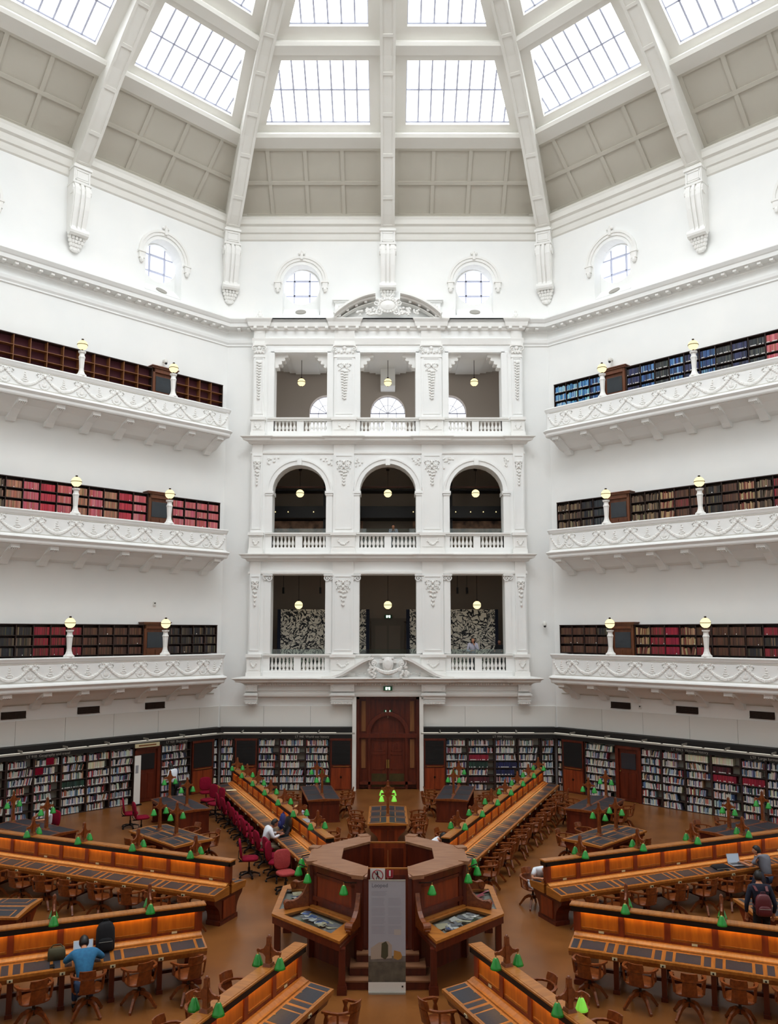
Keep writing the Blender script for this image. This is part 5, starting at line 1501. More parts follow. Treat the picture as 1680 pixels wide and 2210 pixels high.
# ================================================================ central counter
O8 = [(-.41, -1.6), (-.58, -1.6), (-1.66, -.54), (-1.66, .54), (-.58, 1.6), (-.41, 1.6)]
I8 = [(-.41, -1.0), (-.45, -1.0), (-1.0, -.42), (-1.0, .42), (-.45, 1.0), (-.41, 1.0)]
o = thing('enquiry_counter', 'raised octagonal cedar counter in the middle of the room', 'counter', (0, 0, 0))
for s, w in ((1, 'left'), (-1, 'right')):
    mb = MB(); mb.loft([[(s*a*.955, b*.955, 0), (s*a*.955, b*.955, 1.84), (s*c, d, 1.84), (s*c, d, 0)] for (a, b), (c, d) in zip(O8, I8)]); mb.build('counter_body', RED, o)
    mb = MB(); mb.loft([[(s*a*1.01, b*1.01, 1.84), (s*a*1.01, b*1.01, 1.875), (s*a*.97, b*.97, 1.9), (s*c*.97, d*.97, 1.9), (s*c*.97, d*.97, 1.85)] for (a, b), (c, d) in zip(O8, I8)]); mb.build('counter_top', TOPW, o)
    mb = MB(); mb.loft([[(s*a*.975, b*.975, 1.7), (s*a*.985, b*.985, 1.84), (s*a*.95, b*.95, 1.84), (s*a*.95, b*.95, 1.7)] for (a, b) in O8[1:5]]); mb.build('cornice', RED, o)
    pts = O8[1:5]
    for i in range(3):                      # panelling and the display tables
        (xa, ya), (xb, yb) = pts[i], pts[i+1]
        A_ = Vector((s*xa*.955, ya*.955, 0)); B_ = Vector((s*xb*.955, yb*.955, 0)); n = Vector((s*(xa+xb), ya+yb, 0)).normalized(); u = (B_-A_).normalized(); l = (B_-A_).length
        def fr(a, b, z0, z1, d0, d1, m_):
            P = [A_+u*a+n*d0, A_+u*b+n*d0, A_+u*b+n*d1, A_+u*a+n*d1]
            m_.hexa([(p.x, p.y, z0) for p in P], [(p.x, p.y, z1) for p in P])
        mb = MB(); fr(.1, l-.1, 1.62, 1.68, 0, .03, mb); fr(.1, l-.1, 1.14, 1.22, 0, .05, mb); fr(.1, .2, 1.0, 1.7, 0, .03, mb); fr(l-.2, l-.1, 1.0, 1.7, 0, .03, mb); mb.build('wall_moulding', RED, o)
        mb = MB(); fr(.2, l-.2, 1.22, 1.62, 0, .012, mb); mb.build('wall_panel', REDL, o)
        mb = MB(); fr(.08, l-.08, .95, 1.04, 0, .1, mb); mb.build('case_back_ledge', OAK, o)
    for i in range(4):
        xa, ya = pts[i]; d = Vector((s*xa, ya, 0)).normalized() if i in (1, 2) else Vector((s*xa, ya, 0)).normalized()
        p = Vector((s*xa*.96, ya*.96, 0)); q = Vector((-d.y, d.x, 0))
        mb = MB(); mb.hexa([tuple(p+d*a+q*b) for a, b in ((-.07, -.08), (.05, -.08), (.05, .08), (-.07, .08))], [tuple(p+d*a+q*b+Vector((0, 0, 1.84))) for a, b in ((-.07, -.08), (.05, -.08), (.05, .08), (-.07, .08))])
        mb.build('corner_post', RED, o)
        mb = MB(); mb.hexa([tuple(p+d*a+q*b+Vector((0, 0, 1.84))) for a, b in ((-.1, -.12), (.12, -.12), (.12, .12), (-.1, .12))], [tuple(p+d*a+q*b+Vector((0, 0, 1.912))) for a, b in ((-.1, -.12), (.12, -.12), (.12, .12), (-.1, .12))]); mb.build('corner_block', TOPW, o)
        pr = [(.04, .95), (.04, 1.6), (.1, 1.4), (.17, 1.26), (.27, 1.17), (.38, 1.13), (.47, 1.14), (.53, 1.1), (.56, 1.02), (.54, .95)]
        mb = MB(); mb.loft([[tuple(p+d*a+q*b+Vector((0, 0, z))) for a, z in pr] for b in (-.045, .045)])
        c = p+d*.49+Vector((0, 0, 1.075)); mb.tube([c-q*.075, c+q*.075], .075, n=12); mb.build('scroll_bracket', CHW, o)
mb = MB(); mb.box(-.45, .45, -1.55, 1.55, 0, .5); mb.box(-1.0, 1.0, -.95, .95, 0, .5); mb.build('platform', RED, o)
for i, (hw, y0, z1) in enumerate(((.84, -2.11, .17), (.72, -1.91, .34), (.6, -1.71, .5))):
    mb = MB(); mb.box(-hw, hw, y0, -1.5, 0 if i == 0 else z1-.17, z1-.03); st = mb.build('step', RED, o)
    mb = MB(); mb.box(-hw-.0, hw+.0, y0-.03, -1.5, z1-.03, z1); mb.build('tread', TOPW, st)
for s in (-1, 1):
    mb = MB(); mb.loft([[(s*x, -1.55, 0), (s*x, -1.55, .9), (s*x, -1.75, .9), (s*x, -2.15, .22), (s*x, -2.15, 0)] for x in (.86, .92)]); mb.build('step_cheek', RED, o)
    mb = MB(); mb.bar([(s*.87, -1.62, .9), (s*.87, -2.12, .3)], .03, .02); mb.build('metal_edge', CHROME, o)
for y, w in ((-1.03, 'front'), (1.03, 'back')):
    for s in (-1, 1):
        mb = MB(); a, b = sorted((s*.005, s*.43)); mb.box(a, b, y-.02, y+.02, .5, 1.86)
        dd = mb.build('%s_gate' % w, REDL, o)
        mb = MB(); mb.box(a+.08, b-.08, y-.03, y+.03, .7, 1.2); mb.box(a+.08, b-.08, y-.03, y+.03, 1.3, 1.75); mb.build('gate_panel', RED, dd)
    mb = MB(); mb.box(-.43, .43, y-.022, y+.022, 1.86, 1.885); mb.build('gate_top_rail', OAK, o)
def sign(nme, lab, x, y, z, w, h):
    o = thing(nme, lab, 'sign', (x, y, z)); mb = MB(); mb.box(-w/2, w/2, -.004, .004, -h/2, h/2); mb.build('sign_plate', PAPER if nme == 'no_entry_sign' else REDP, o); return o
q = sign('no_entry_sign', 'white no entry sign with crossed-out walking figure above the banner', -.205, -1.07, 1.70, .3, .36)
mb = MB(); mb.tube([(.105*math.cos(2*PI*i/24), -.008, .05+.105*math.sin(2*PI*i/24)) for i in range(25)], .009, n=4, up=(0, 1, 0)); mb.bar([(-.075, -.009, .125), (.075, -.009, -.025)], .014, .004, up=(0, 1, 0)); mb.build('red_ring', REDP, q)
mb = MB(); mb.blob(-.005, -.007, .115, .016, .004, .016, n=8); mb.bar([(-.005, -.007, .1), (0, -.007, .04)], .03, .004, up=(0, 1, 0)); mb.bar([(0, -.007, .05), (-.03, -.007, -.03)], .013, .004, up=(0, 1, 0)); mb.bar([(0, -.007, .05), (.03, -.007, -.03)], .013, .004, up=(0, 1, 0)); mb.bar([(0, -.007, .09), (-.04, -.007, .06)], .01, .004, up=(0, 1, 0)); mb.build('walking_figure', PLAST, q)
text('NO ENTRY', .045, Matrix.Translation((0, -.006, -.115)) @ Matrix.Rotation(PI/2, 4, 'X'), PLAST, 'lettering', q, align='CENTER')
text('AUTHORISED', .034, Matrix.Translation((0, -.006, -.155)) @ Matrix.Rotation(PI/2, 4, 'X'), GREENS, 'lettering', q, align='CENTER')
q = sign('fire_sign', 'small red sign with white bar on the counter gate', .04, -1.07, 1.78, .13, .15)
mb = MB(); mb.box(-.018, .018, -.008, -.004, -.045, .065); mb.build('white_bar', PAPER, q)
mb = MB(); mb.box(-.065, .065, -.007, -.004, -.075, -.067); mb.box(-.065, -.058, -.007, -.004, -.075, .075); mb.box(.058, .065, -.007, -.004, -.075, .075); mb.build('pink_border', PINK, q)

# glass-topped display tables
def lerp(a, b, t): return (a[0]+(b[0]-a[0])*t, a[1]+(b[1]-a[1])*t)
PCOL = [PAPER, PAPERC, PAPER, GREYP, BLUEP, PAPER, GREYP, PAPERC]
def display_case(s, i, lab, contents, cname):
    pin = [(s*a*.955, b*.955) for a, b in O8[1:5]]; pout = [(s*-.89, -2.4), (s*-2.35, -.9), (s*-2.35, .9), (s*-.89, 2.4)]
    a, b, c, d = pin[i], pin[i+1], pout[i+1], pout[i]
    t = thing('display_table', lab, 'display case', (0, 0, 0), 0, 'glass-topped display tables')
    def P(u, v): return lerp(lerp(a, b, u), lerp(d, c, u), v)      # u along, v outward
    zf = lambda v: .99-.05*v
    def slab(u0, u1, v0, v1, lo, hi, m_):
        m_.hexa([(*P(u, v), zf(v)+lo) for u, v in ((u0, v0), (u1, v0), (u1, v1), (u0, v1))], [(*P(u, v), zf(v)+hi) for u, v in ((u0, v0), (u1, v0), (u1, v1), (u0, v1))])
    mb = MB(); e0, e1 = .1, .9
    if i == 0: e0 = .17
    if i == 2: e1 = .83
    slab(0, 1, .84, 1, -.03, .02, mb); slab(0, 1, .03, .17, -.03, .02, mb); slab(0, e0, .17, .84, -.03, .02, mb); slab(e1, 1, .17, .84, -.03, .02, mb); mb.build('oak_frame', OAK, t)
    mb = MB(); slab(e0, e1, .17, .84, .008, .014, mb); mb.build('glass_top', CASEGL, t)
    mb = MB(); slab(.0, 1, .03, .97, -.1, -.08, mb); mb.build('display_bed', SHELFG, t)
    mb = MB(); slab(0, 1, .93, .985, -.17, -.03, mb); slab(0, .04, .05, .95, -.17, -.03, mb); slab(.96, 1, .05, .95, -.17, -.03, mb); mb.build('apron', RED, t)
    for cr in ((d, i == 0), (c, True)):
        if not cr[1] and cr[0] == d: continue
        x, y = cr[0][0]*.95, cr[0][1]*.95
        mb = MB(); mb.box(x-.06, x+.06, y-.06, y+.06, 0, .8); mb.box(x-.09, x+.09, y-.09, y+.09, 0, .1); mb.box(x-.08, x+.08, y-.08, y+.08, .1, .15); mb.build('leg', RED, t)
    if contents:
        for j in range(contents):
            u = e0+.08+(e1-e0-.16)*((j+.5)/contents)+R.uniform(-.03, .03); v = R.uniform(.36, .62)
            x, y = P(u, v); w, h = R.uniform(.16, .26), R.uniform(.13, .2)
            m_ = MB(); m_.cb(0, 0, 0, w, h, .004)
            if cname == 'pink': cl = PINK; m_ = MB(); m_.cb(0, 0, 0, .05, .5, .004)
            else: cl = R.choice(PCOL)
            pc = m_.build('printed_sheet', cl); pc.location = (x, y, zf(v)-.05+.003*j); 
            pc.rotation_euler = (R.uniform(-.15, .15), R.uniform(-.15, .15), R.uniform(0, 3) if cname != 'pink' else math.atan2(c[1]-d[1], c[0]-d[0])+.7)
            tag(pc, ('loose photograph or printed sheet inside the %s display table' if cname != 'pink' else 'pink printed strip inside the %s display table') % lab.split('table ')[1], 'paper', 'sheets inside the display tables')
display_case(1, 0, 'cedar display table front left of the counter', 18, 'mixed')
display_case(1, 1, 'cedar display table left of the counter', 12, 'mixed')
display_case(1, 2, 'cedar display table back left of the counter', 0, '')
display_case(-1, 0, 'cedar display table front right of the counter', 18, 'mixed')
display_case(-1, 1, 'cedar display table right of the counter', 8, 'pink')
display_case(-1, 2, 'cedar display table back right of the counter', 0, '')
BR0 = []
for s, w in ((1, 'left'), (-1, 'right')):
    for (x, y), nmx in (((-.86, -1.58), 'front'), ((-1.64, -.82), 'corner'), ((-1.88, -.30), 'side')):
        t = thing('bracket_lamp', 'green-shaded lamp hanging on the %s %s of the counter' % (w, nmx), 'lamp', (s*x, y, 0), 0, 'lamps hung on the counter')
        shade(t, 0, 1.7)
        mb = MB(); v = (-.58, -1.6) if nmx == 'front' else (-1.66, -.54)
        mb.bar([(0, 0, 1.76), (s*(v[0]-x)*.9, (v[1]-y)*.9, 1.76)], .015, .02); mb.build('bracket_arm', BRONZE, t)
# standing banner in front of the steps
o = thing('pull_up_banner', 'tall grey pull-up banner titled Looped in front of the counter steps', 'banner', (-.015, -2.27, 0))
mb = MB(); mb.box(-.345, .345, -.004, .004, .12, 2.0); mb.build('banner_sheet', BAN, o)
mb = MB(); mb.box(-.345, .345, -.006, -.004, .2, .56); mb.build('dark_ground_print', mat('ground_print', '4A453E', .8, hex2='6A6252', nscale=7), o)
mb = MB(); mb.box(-.345, .345, -.0062, -.004, .56, .66); mb.build('pale_ground_print', mat('ground_print_pale', '7E746C', .8, hex2='57504A', nscale=5), o)
mb = MB(); mb.box(-.345, .345, -.008, -.004, .0+.02, .2); mb.build('white_foot', PAPER, o)
mb = MB(); mb.box(-.34, .34, -.05, .05, 0, .03); mb.box(-.345, .345, -.01, .01, 1.99, 2.01); mb.box(-.01, .01, .01, .03, .03, 1.99); mb.build('stand', METAL, o)
mb = MB(); mb.prism([(-.3, .6), (-.3, .8), (-.15, .9), (.02, .92), (.09, .85), (.09, .62)], -.009, -.006); mb.build('tent_print', mat('pale_tent', 'A8998A', .8), o)
mb = MB(); mb.prism([(-.11, .64), (-.1, .88), (-.02, .92), (.02, .85), (.02, .66), (-.03, .6)], -.011, -.009); mb.build('figure_print', OLIVE, o)
mb = MB(); mb.prism([(.12, .62), (.13, .76), (.25, .73), (.28, .66), (.26, .61), (.2, .59)], -.009, -.006); mb.build('orange_print', mat('orange_print', 'A87A38', .8), o)
mb = MB(); mb.box(.13, .26, -.009, -.006, 1.03, 1.13); mb.build('small_picture', mat('small_pic', 'B0A8A0', .8), o)
mb = MB(); mb.box(.27, .3, -.01, -.008, .11, .14); mb.build('square_mark', PLAST, o)
text('Looped', .1, Matrix.Translation((-.29, -.0055, 1.88)) @ Matrix.Rotation(PI/2, 4, 'X'), BANT, 'title_lettering', o)
mb = MB()
for i in range(4): mb.box(-.29, (.0, -.03)[i % 2], -.006, -.004, 1.80-.022*i, 1.806-.022*i)
for c in (-.29, .02):
    for i in range(26):
        if i in (6, 13, 19): continue
        mb.box(c, c+.26*R.uniform(.85, 1), -.006, -.004, 1.68-.025*i, 1.6855-.025*i)
mb.build('faint_text_lines', mat('faint_text', '92929A', .8), o)

LL = [o for o in bpy.data.objects if o.get('label') == 'green-shaded lamp on the front right desk screen, second from its inner end']
for l in LL:
    ch = [c for c in l.children if c.name.startswith('green_shade')]
    ch.sort(key=lambda c: -(c.data.vertices[0].co.x))
    me = ch[1].data.copy(); me.materials[0] = GREENL; ch[1].data = me
    l['label'] = 'lamp with one lime-lit shade on the front right desk screen'
# ================================================================ people
def skin_obj(V, E, Rr, root=0, sub=1):
    me = bpy.data.meshes.new('tmp'); me.from_pydata([tuple(v) for v in V], E, [])
    o = bpy.data.objects.new('tmp', me); COL.objects.link(o)
    o.modifiers.new('s', 'SKIN')
    if not me.skin_vertices:
        bpy.context.view_layer.objects.active = o
    sv = me.skin_vertices[0].data
    for i, r in enumerate(Rr):
        sv[i].radius = r if isinstance(r, tuple) else (r, r); sv[i].use_root = (i == root)
    m = o.modifiers.new('b', 'SUBSURF'); m.levels = sub; m.render_levels = sub
    bpy.context.view_layer.update()
    dg = bpy.context.evaluated_depsgraph_get()
    r = bpy.data.meshes.new_from_object(o.evaluated_get(dg))
    out = ([v.co.copy() for v in r.vertices], [tuple(p.vertices) for p in r.polygons])
    bpy.data.objects.remove(o); bpy.data.meshes.remove(me); bpy.data.meshes.remove(r)
    return out
def person(label, x, y, z, face, pose='sit', lean=.2, nod=.3, arms=None, top=WSHIRT, legs=KHAKI, skin=SKIN, hair=HAIRB, sleeve='long', long_hair=False, scale=1, turn=0, cap=None):
    t = thing('person', label, 'person', (x, y, z), -math.radians(face)); t.scale = (scale,)*3
    b = .0 if pose == 'sit' else .43
    hz = .54+b; ch = Vector((0, lean*.42, 1.0+b-lean*.10)); nk = Vector((0, lean*.58+.01, 1.13+b-lean*.18)); hd = Vector((0, lean*.72+.04+nod*.04, 1.245+b-lean*.26-nod*.02))
    V = []; E = []; Q = []
    def v(p, r, par=None):
        V.append(Vector(p)); Q.append(r)
        if par is not None: E.append((par, len(V)-1))
        return len(V)-1
    pel = v((0, 0, hz), (.1, .085)); bel = v(((ch.x)/2, ch.y*.4, (hz+ch.z)/2), (.1, .08), pel); c = v(ch, (.1, .07), bel); n = v(nk, .055, c); v(hd-Vector((0, .01, .06)), .05, n)
    arms = arms or {}
    J = {}
    for s, k in ((-1, 'L'), (1, 'R')):
        sh = Vector((s*.185, ch.y, ch.z+.04)); el, wr = arms.get(k, ((s*.26, ch.y+.06, ch.z-.24), (s*.2, ch.y+.28, ch.z-.22)))
        el, wr = Vector(el), Vector(wr); d = (wr-el).normalized(); q = d.cross(Vector((0, 0, 1)));
        if q.length < .1: q = Vector((1, 0, 0))
        q.normalize(); up = q.cross(d)
        a = v(sh, .042, c); e = v(el, .038, a); w = v(wr, .027, e); p = v(wr+d*.06, (.036, .02), w)
        for i in range(4):
            l = (.07, .078, .073, .058)[i]; f1 = wr+d*(.095)+q*(.028-.019*i); f2 = f1+(d-up*.35*1).normalized()*l*.55; f3 = f2+(d-up*1.0).normalized()*l*.45
            g = v(f1, .0095, p); g = v(f2, .0085, g); v(f3, .0075, g)
        g = v(wr+d*.045+q*.04, .011, w); v(wr+d*.09+q*.058-up*.01, .009, g)
        J[k] = (sh, el, wr)
    for s in (-1, 1):
        h = v((s*.09, .0, hz-.02), .085, pel)
        if pose == 'sit': kn = (s*.13, .42, .5); an = (s*.13, .44, .1); to = (s*.14, .57, .05)
        else: kn = (s*.1, .03, .5); an = (s*.1, -.02, .1); to = (s*.11, .12, .05)
        k_ = v(kn, .055, h); a_ = v(an, .038, k_); v(to, .035, a_); J['k%d' % s] = (Vector((s*.09, 0, hz-.02)), Vector(kn), Vector(an), Vector(to))
    vs, fs = skin_obj(V, E, Q)
    mb = MB(); mb.smooth = True; mb.add(vs, fs, 0)
    H = Matrix.Translation(hd) @ Matrix.Rotation(-math.radians(turn), 4, 'Z') @ Matrix.Rotation(-nod, 4, 'X')
    n_, k_ = 16, 12; rings = []; vs = []
    def hp(th, ph):
        X, Y, Z = .076*math.sin(th)*math.cos(ph), .096*math.sin(th)*math.sin(ph), .118*math.cos(th)
        if Z < -.02: X *= 1+Z*2.2; Y = Y*(1+Z*1.2)+(.012 if Y > 0 else .02)
        if Y > .05 and abs(X) < .02 and -.03 < Z < .02: Y += .018
        if Y > .05 and .015 < abs(X) < .045 and .0 < Z < .03: Y -= .008
        return H @ Vector((X, Y, Z))
    vs = [hp(0, 0)]+[hp(PI*j/k_, 2*PI*i/n_) for j in range(1, k_) for i in range(n_)]+[hp(PI, 0)]
    fs = [(0, 1+i, 1+(i+1) % n_) for i in range(n_)]
    for j in range(k_-2):
        for i in range(n_): a = 1+j*n_+i; c_ = 1+j*n_+(i+1) % n_; fs.append((a, a+n_, c_+n_, c_))
    o_ = 1+(k_-2)*n_; fs += [(len(vs)-1, o_+(i+1) % n_, o_+i) for i in range(n_)]
    mb.add(vs, fs, 0)
    mb.blob(0, .1, -.012, .012, .016, .02, 0, 8, 5, H)
    for s in (-1, 1):
        mb.blob(s*.077, -.005, -.005, .01, .02, .03, 0, 8, 5, H); mb.blob(s*.03, .083, .018, .013, .008, .008, 1, 8, 5, H); mb.blob(s*.03, .089, .018, .006, .005, .006, 2, 6, 4, H); mb.blob(s*.03, .09, .038, .016, .005, .004, 2, 6, 4, H)
    mb.blob(0, .09, -.05, .022, .008, .006, 3, 8, 5, H)
    mb.build('body', [skin, PAPER, PLAST, MATS['faded_red_fabric']], t)
    hm = MB(); hm.smooth = True
    for j in range(1, 9):
        pass
    vs = []; K2, N2 = 10, 16
    def hq(th, ph):
        X, Y, Z = .086*math.sin(th)*math.cos(ph), .104*math.sin(th)*math.sin(ph)-.008, .122*math.cos(th)+.012
        if Z < .05 and Y > .0: Y = min(Y, .0+.4*max(0, Z))
        if Z < -.06: Z = -.06-(Z+.06)*.2
        return H @ Vector((X, Y, Z))
    vs = [hq(0, 0)]+[hq(PI*j/K2, 2*PI*i/N2) for j in range(1, K2) for i in range(N2)]+[hq(PI, 0)]
    fs = [(0, 1+i, 1+(i+1) % N2) for i in range(N2)]
    for j in range(K2-2):
        for i in range(N2): a = 1+j*N2+i; c_ = 1+j*N2+(i+1) % N2; fs.append((a, a+N2, c_+N2, c_))
    o_ = 1+(K2-2)*N2; fs += [(len(vs)-1, o_+(i+1) % N2, o_+i) for i in range(N2)]
    hm.add(vs, fs)
    if long_hair:
        hm.blob(0, -.055, -.1, .085, .05, .17, 0, 10, 6, H)
        for s in (-1, 1): hm.blob(s*.075, .0, -.1, .03, .05, .14, 0, 8, 6, H)
    hm.build('hair', hair, t)
    # clothes follow the body
    V = []; E = []; Q = []
    pel = v((0, 0, hz+.02), (.135, .115)); bel = v((0, ch.y*.4, (hz+ch.z)/2), (.145, .118), pel); c = v(ch, (.165, .12), bel); v(nk-Vector((0, .0, .02)), .08, c)
    for k in 'LR':
        sh, el, wr = J[k]; a = v(sh, .075, c)
        if sleeve == 'long': e = v(el, .052, a); v(el.lerp(wr, .88), .038, e)
        else: v(sh.lerp(el, .75), .062, a)
    vs, fs = skin_obj(V, E, Q); mb = MB(); mb.smooth = True; mb.add(vs, fs); mb.build('shirt', top, t)
    V = []; E = []; Q = []
    pel = v((0, -.01, hz), (.14, .12))
    for s in (-1, 1):
        h, kn, an, to = J['k%d' % s]; a = v(h, .1, pel); e = v(kn, .07, a); v(an+Vector((0, 0, .02)), .055, e)
    vs, fs = skin_obj(V, E, Q); mb = MB(); mb.smooth = True; mb.add(vs, fs); mb.build('trousers', legs, t)
    for s in (-1, 1):
        h, kn, an, to = J['k%d' % s]; mb = MB(); mb.smooth = True; mb.blob(an.x, an.y+.06, .045, .045, .13, .045, 0, 10, 6); mb.build('shoe', PLAST, t)
    return t
def at(th, side, al, off):
    x, y = pol(al, th); ux, uy = pol(1, th+90); return x+ux*side*off, y+uy*side*off
desk_arms = lambda l=.0: {'L': ((-.27, .22, .8), (-.12, .46, .84)), 'R': ((.27, .22, .8), (.12, .46, .84))}
x, y = at(-22.5, -1, 6.9, .98)
person('person in white shirt typing at a laptop on the far left desk', x, y, 0, 67.5, lean=.35, nod=.5, arms=desk_arms(), top=WSHIRT, legs=KHAKI, skin=SKIND)
x, y = at(-112.5, -1, 6.1, .98)
person('person in blue shirt bent over the lower left desk, seen from behind', x, y, 0, -22.5, lean=.7, nod=.7, arms={'L': ((-.33, .35, .84), (-.14, .5, .86)), 'R': ((.33, .35, .84), (.14, .5, .86))}, top=BLUES, legs=JEANS)
tx, ty = pol(12.75, -56.2); ax, ay = pol(1, -56.2); rx, ry = pol(1, 33.8)
px_, py_ = tx+rx*.98+ax*.7, ty+ry*.98+ay*.7
put(OC0, px_, py_, -146, 'crimson office chair under the grey-haired person at the left', 'red office chairs')
person('grey-haired person in white shirt resting chin on hand at a left table', px_, py_, 0, -146, lean=.25, nod=.3, arms={'R': ((.2, .38, .86), (.04, .24, 1.08)), 'L': ((-.25, .3, .84), (-.2, .52, .86))}, top=WSHIRT, legs=NAVY, hair=HAIRG, sleeve='short')
person('person in black waistcoat and white sleeves standing by the left wall shelves', -7.95, 13.1, 0, -70, pose='stand', lean=.2, nod=.4, arms={'L': ((-.25, .12, 1.2), (-.1, .32, 1.1)), 'R': ((.25, .12, 1.2), (.1, .3, 1.1))}, top=WSHIRT, legs=BLKC, hair=HAIRB, long_hair=True)
x, y = at(67.5, -1, 4.25, .93)
person('person in white clothes leaning over the inner end of the upper right desk', x, y, 0, 157.5, lean=.75, nod=.5, arms={'R': ((.3, .36, .8), (.2, .58, .84)), 'L': ((-.3, .34, .8), (-.15, .55, .84))}, top=WSHIRT, legs=WSHIRT, sleeve='short', turn=30)
put(CH0, x-.05, y+.02, 157, 'oak swivel armchair under the person in white at the upper right desk', 'oak swivel armchairs')
x, y = at(67.5, 1, 9.8, .95); put(CH0, x, y, -22.5, 'oak swivel armchair under the person in grey shirt', 'oak swivel armchairs')
person('person in grey shirt working at a silver laptop on the upper right desk', x, y, 0, -28, lean=.35, nod=.3, arms={'L': ((-.3, .25, .82), (-.28, .5, .84)), 'R': ((.26, .25, .8), (.0, .5, .84))}, top=GSHIRT, legs=JEANS, sleeve='short', turn=-30)
st = person('person in navy jacket with maroon backpack walking away on the right', 7.62, -.75, 0, 8, pose='stand', lean=.1, nod=.2, arms={'L': ((-.29, .0, 1.12), (-.27, .1, .9)), 'R': ((.29, .0, 1.12), (.27, .1, .9))}, top=NAVY, legs=BLKC, scale=.97)
x, y = at(22.5, -1, 4.95, .88)
put(CH0, x-.03, y, 112, 'oak swivel armchair behind the inner end of the far right desk', 'oak swivel armchairs')
person('person in white hooded top hidden behind the far right desk screen', x, y, 0, 112, lean=.55, nod=.5, arms=desk_arms(), top=WSHIRT, legs=NAVY)
x, y = at(-22.5, 1, 8.55, .85)
person('blonde person resting head on hand behind the far left desk screen', x, y, 0, -112, lean=.45, nod=.3, arms={'L': ((-.26, .3, .82), (-.06, .4, 1.02)), 'R': ((.26, .25, .8), (.1, .46, .84))}, top=LILAC, legs=JEANS, hair=HAIRY, sleeve='short')
person('long-haired person in grey top with hand at mouth, right opening of lowest gallery', 3.72, A+.55, 4.66, 180, pose='stand', lean=.08, nod=.1, arms={'L': ((-.24, .12, 1.18), (-.04, .16, 1.48)), 'R': ((.26, .1, 1.15), (.08, .24, 1.18))}, top=LILAC, legs=JEANS, long_hair=True, scale=.96)
person('person with bare arms half hidden by the right pier of the lowest gallery', 5.05, A+1.6, 4.66, 200, pose='stand', lean=.05, nod=.1, top=BLKC, legs=BLKC, skin=SKIND, sleeve='short', scale=.9)
person('small figure looking out of the central arch of the middle gallery', .25, A+1.4, 9.95, 180, pose='stand', lean=.1, nod=.3, top=LILAC, legs=BLKC, scale=.86, arms={'L': ((-.24, .12, 1.18), (-.04, .2, 1.46)), 'R': ((.24, .12, 1.18), (.04, .2, 1.46))})
# ================================================================ bags, laptops, papers
def backpack(label, x, y, z, rz, m, w=.3, h=.46, d=.17, tilt=0, worn=False):
    t = thing('backpack', label, 'backpack', (x, y, z), rz)
    L = Matrix.Rotation(tilt, 4, 'X')
    def lump(name, cx, cy_, cz, w_, d_, h_, mm, par):
        mb = MB(); rg = []
        for zz, sc in ((0, .8), (.06, .98), (.4, 1), (.75, .95), (.93, .72), (1, .4)):
            pts = []
            for i in range(16):
                a = 2*PI*i/16; c, s_ = math.cos(a), math.sin(a); e = .55
                pts.append(L @ Vector((cx+w_/2*sc*math.copysign(abs(c)**e, c), cy_+d_/2*sc*math.copysign(abs(s_)**e, s_), cz+h_*zz)))
            rg.append(pts)
        mb.loft(rg); return mb.build(name, mm, par, smooth=True)
    b_ = lump('main_bag', 0, 0, 0, w, d, h, m, t); lump('front_pocket', 0, -d*.5, .03, w*.78, .07, h*.42, m, t)
    mb = MB(); mb.tube([L @ Vector(p) for p in ((-.05, 0, h-.01), (-.04, 0, h+.04), (.04, 0, h+.04), (.05, 0, h-.01))], .008, n=6); mb.build('carry_handle', m, t)
    mb = MB(); mb.tube([L @ Vector((-w*.35, -d*.5-.036, .03+h*.3)), L @ Vector((w*.35, -d*.5-.036, .03+h*.3))], .004, n=5); mb.build('zip', METAL, t)
    if worn:
        for s in (-1, 1):
            mb = MB(); mb.bar([(s*.1, .06, .1), (s*.11, .3, .15), (s*.12, .32, .4), (s*.12, .2, .53), (s*.1, .05, .46)], .05, .012); mb.build('shoulder_strap', m, t)
    return t
def laptop(label, x, y, z, rz, m, scr, ang=.35):
    t = thing('laptop', label, 'laptop', (x, y, z), rz)
    mb = MB(); mb.box(-.17, .17, -.12, .12, 0, .016); mb.build('keyboard_base', m, t)
    mb = MB(); mb.box(-.14, .14, -.01, .09, .016, .018); mb.build('keys', PLAST, t)
    L = Matrix.Translation((0, .12, .012)) @ Matrix.Rotation(-ang, 4, 'X'); mb = MB(); mb.box(-.17, .17, 0, .008, 0, .23, 0, L); l = mb.build('lid', m, t)
    mb = MB(); mb.box(-.155, .155, -.002, 0, .015, .215, 0, L); mb.build('screen', scr, l)
    return t
def desk_item(th, side, al, off): return at(th, side, al, off)
rz = -math.radians(67.5)
x, y = at(-22.5, -1, 6.95, .42); laptop('dark laptop in front of the person in white on the far left desk', x, y, .785, -math.radians(67.5), PLAST, SLATE)
x, y = at(-22.5, -1, 7.75, .22); backpack('bright blue bag leaning on the screen of the far left desk', x, y, .79, -math.radians(67.5), BLUEB, .28, .42, .16, tilt=-.1)
x, y = at(-22.5, -1, 7.2, .2); backpack('black backpack leaning on the screen of the far left desk', x, y, .79, -math.radians(67.5), BLKC, .32, .44, .18, tilt=-.1)
x, y = at(-112.5, -1, 6.1, .36); laptop('white laptop with pale screen on the lower left desk', x, y, .79, math.radians(22.5), PAPER, SCRN, .25)
x, y = at(-112.5, -1, 5.72, .2); backpack('large black backpack standing against the screen of the lower left desk', x, y, .79, math.radians(22.5), BLKC, .34, .5, .2, tilt=-.08)
x, y = at(-112.5, -1, 6.55, .26)
t = thing('shoulder_bag', 'small olive bag slumped on the lower left desk', 'bag', (x, y, .78), math.radians(22.5)); mb = MB(); mb.smooth = True
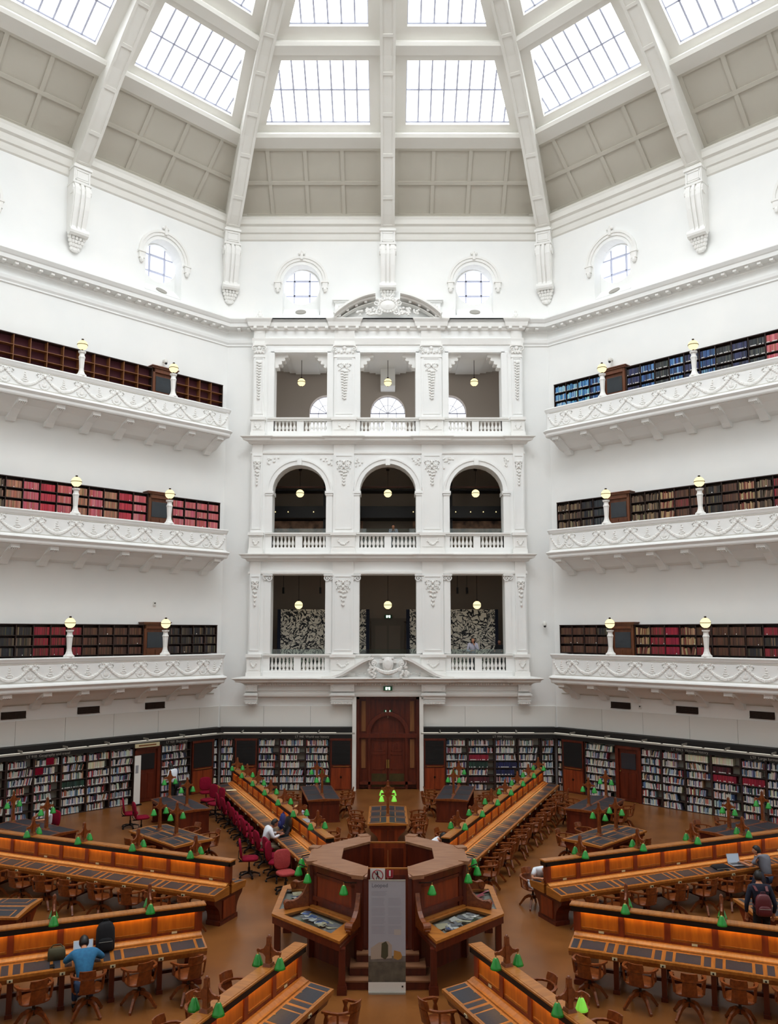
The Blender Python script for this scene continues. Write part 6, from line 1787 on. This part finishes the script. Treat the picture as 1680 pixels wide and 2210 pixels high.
mb.loft([[(-.15*s1, -.07, z), (.15*s1, -.07, z), (.15*s1, .07, z), (-.15*s1, .07, z)] for z, s1 in ((0, .95), (.1, 1), (.18, .9), (.2, .7))]); mb.build('bag_body', OLIVE, t)
mb = MB(); mb.tube([(-.13, 0, .17), (-.06, .0, .25), (.06, 0, .25), (.13, 0, .17)], .01, n=6); mb.build('bag_handle', OLIVE, t)
x, y = at(67.5, 1, 9.35, .4); laptop('silver open laptop on the upper right desk', x, y, .785, math.radians(10), ALU, SCRN, .3)
x, y = at(67.5, 1, 8.8, .42)
t = thing('document_bag', 'flat black bag lying on the upper right desk', 'bag', (x, y, .775), math.radians(15)); mb = MB(); mb.smooth = True
mb.loft([[(-.2*s1, -.13*s1, z), (.2*s1, -.13*s1, z), (.2*s1, .13*s1, z), (-.2*s1, .13*s1, z)] for z, s1 in ((0, 1), (.03, 1.02), (.07, .8), (.085, .4))]); mb.build('bag_body', BLKC, t)
mb = MB(); mb.box(-.2, .2, -.135, -.12, .005, .02); mb.build('zip', METAL, t)
backpack('maroon leather backpack worn by the person in navy', 7.585, -.95, .93, -math.radians(8), MARBAG, .31, .42, .15, worn=True)
x, y = at(67.5, 1, 8.95, 1.1); put(CH0, x, y, -35, 'oak swivel armchair with a dark jacket over it beside the person in grey', 'oak swivel armchairs')
t = thing('jacket', 'dark blue jacket hung over the back of an oak chair on the right', 'jacket', (x, y, 0), math.radians(35)); mb = MB(); mb.smooth = True
mb.loft([[(-.2, -.27, .45), (.0, -.33, .42), (.2, -.27, .45), (.2, -.34, .45), (0, -.38, .42), (-.2, -.34, .45)], [(-.23, -.26, .7), (.0, -.32, .7), (.23, -.26, .7), (.23, -.35, .7), (0, -.4, .7), (-.23, -.35, .7)], [(-.17, -.28, .88), (.0, -.32, .9), (.17, -.28, .88), (.17, -.33, .88), (0, -.37, .9), (-.17, -.33, .88)]])
mb.build('jacket_body', NAVY, t)
def sheet(nme, label, x, y, z, rz, w, d, m, tiltx=0, cat='paper'):
    mb = MB(); mb.box(-w/2, w/2, -d/2, d/2, 0, .006); o = mb.build(nme, m); o.location = (x, y, z); o.rotation_euler = (tiltx, 0, rz); tag(o, label, cat)
x, y = at(-22.5, -1, 14.2, .4); sheet('open_book', 'open pale book on the outer end of the far left desk', x, y, .785, .3, .36, .24, PAPERC, 0, 'book')
x, y = at(22.5, -1, 13.2, .12); sheet('paper_sheet', 'white sheet propped against a lamp near the outer end of the far right desk', x, y, 1.37, .2, .2, .004, PAPER, 0)
x, y = at(-112.5, -1, 6.62, .52); sheet('mobile_phone', 'black phone on the edge of the lower left desk', x, y, .765, .4, .08, .15, PLAST, 0, 'phone')
x, y = at(-22.5, -1, 4.9, .05); sheet('magazine', 'grey printed magazine lying on top of the far left desk screen', *at(-22.5, 1, 5.9, .0), 1.368, .4, .16, .5, GREYP, 0, 'magazine')
for s, w in ((1, 'left'), (-1, 'right')):
    for (x, y) in ((-1.88, .30), (-1.64, .82)):
        t = thing('bracket_lamp', 'green-shaded lamp hanging at the back %s corner of the counter, %s' % (w, 'side face' if y < .5 else 'diagonal face'), 'lamp', (s*x, y, 0), 0, 'lamps hung on the counter')
        shade(t, 0, 1.7); mb = MB(); mb.bar([(0, 0, 1.76), (s*(-1.66-x)*.9, (.54-y)*.9, 1.76)], .015, .02); mb.build('bracket_arm', BRONZE, t)
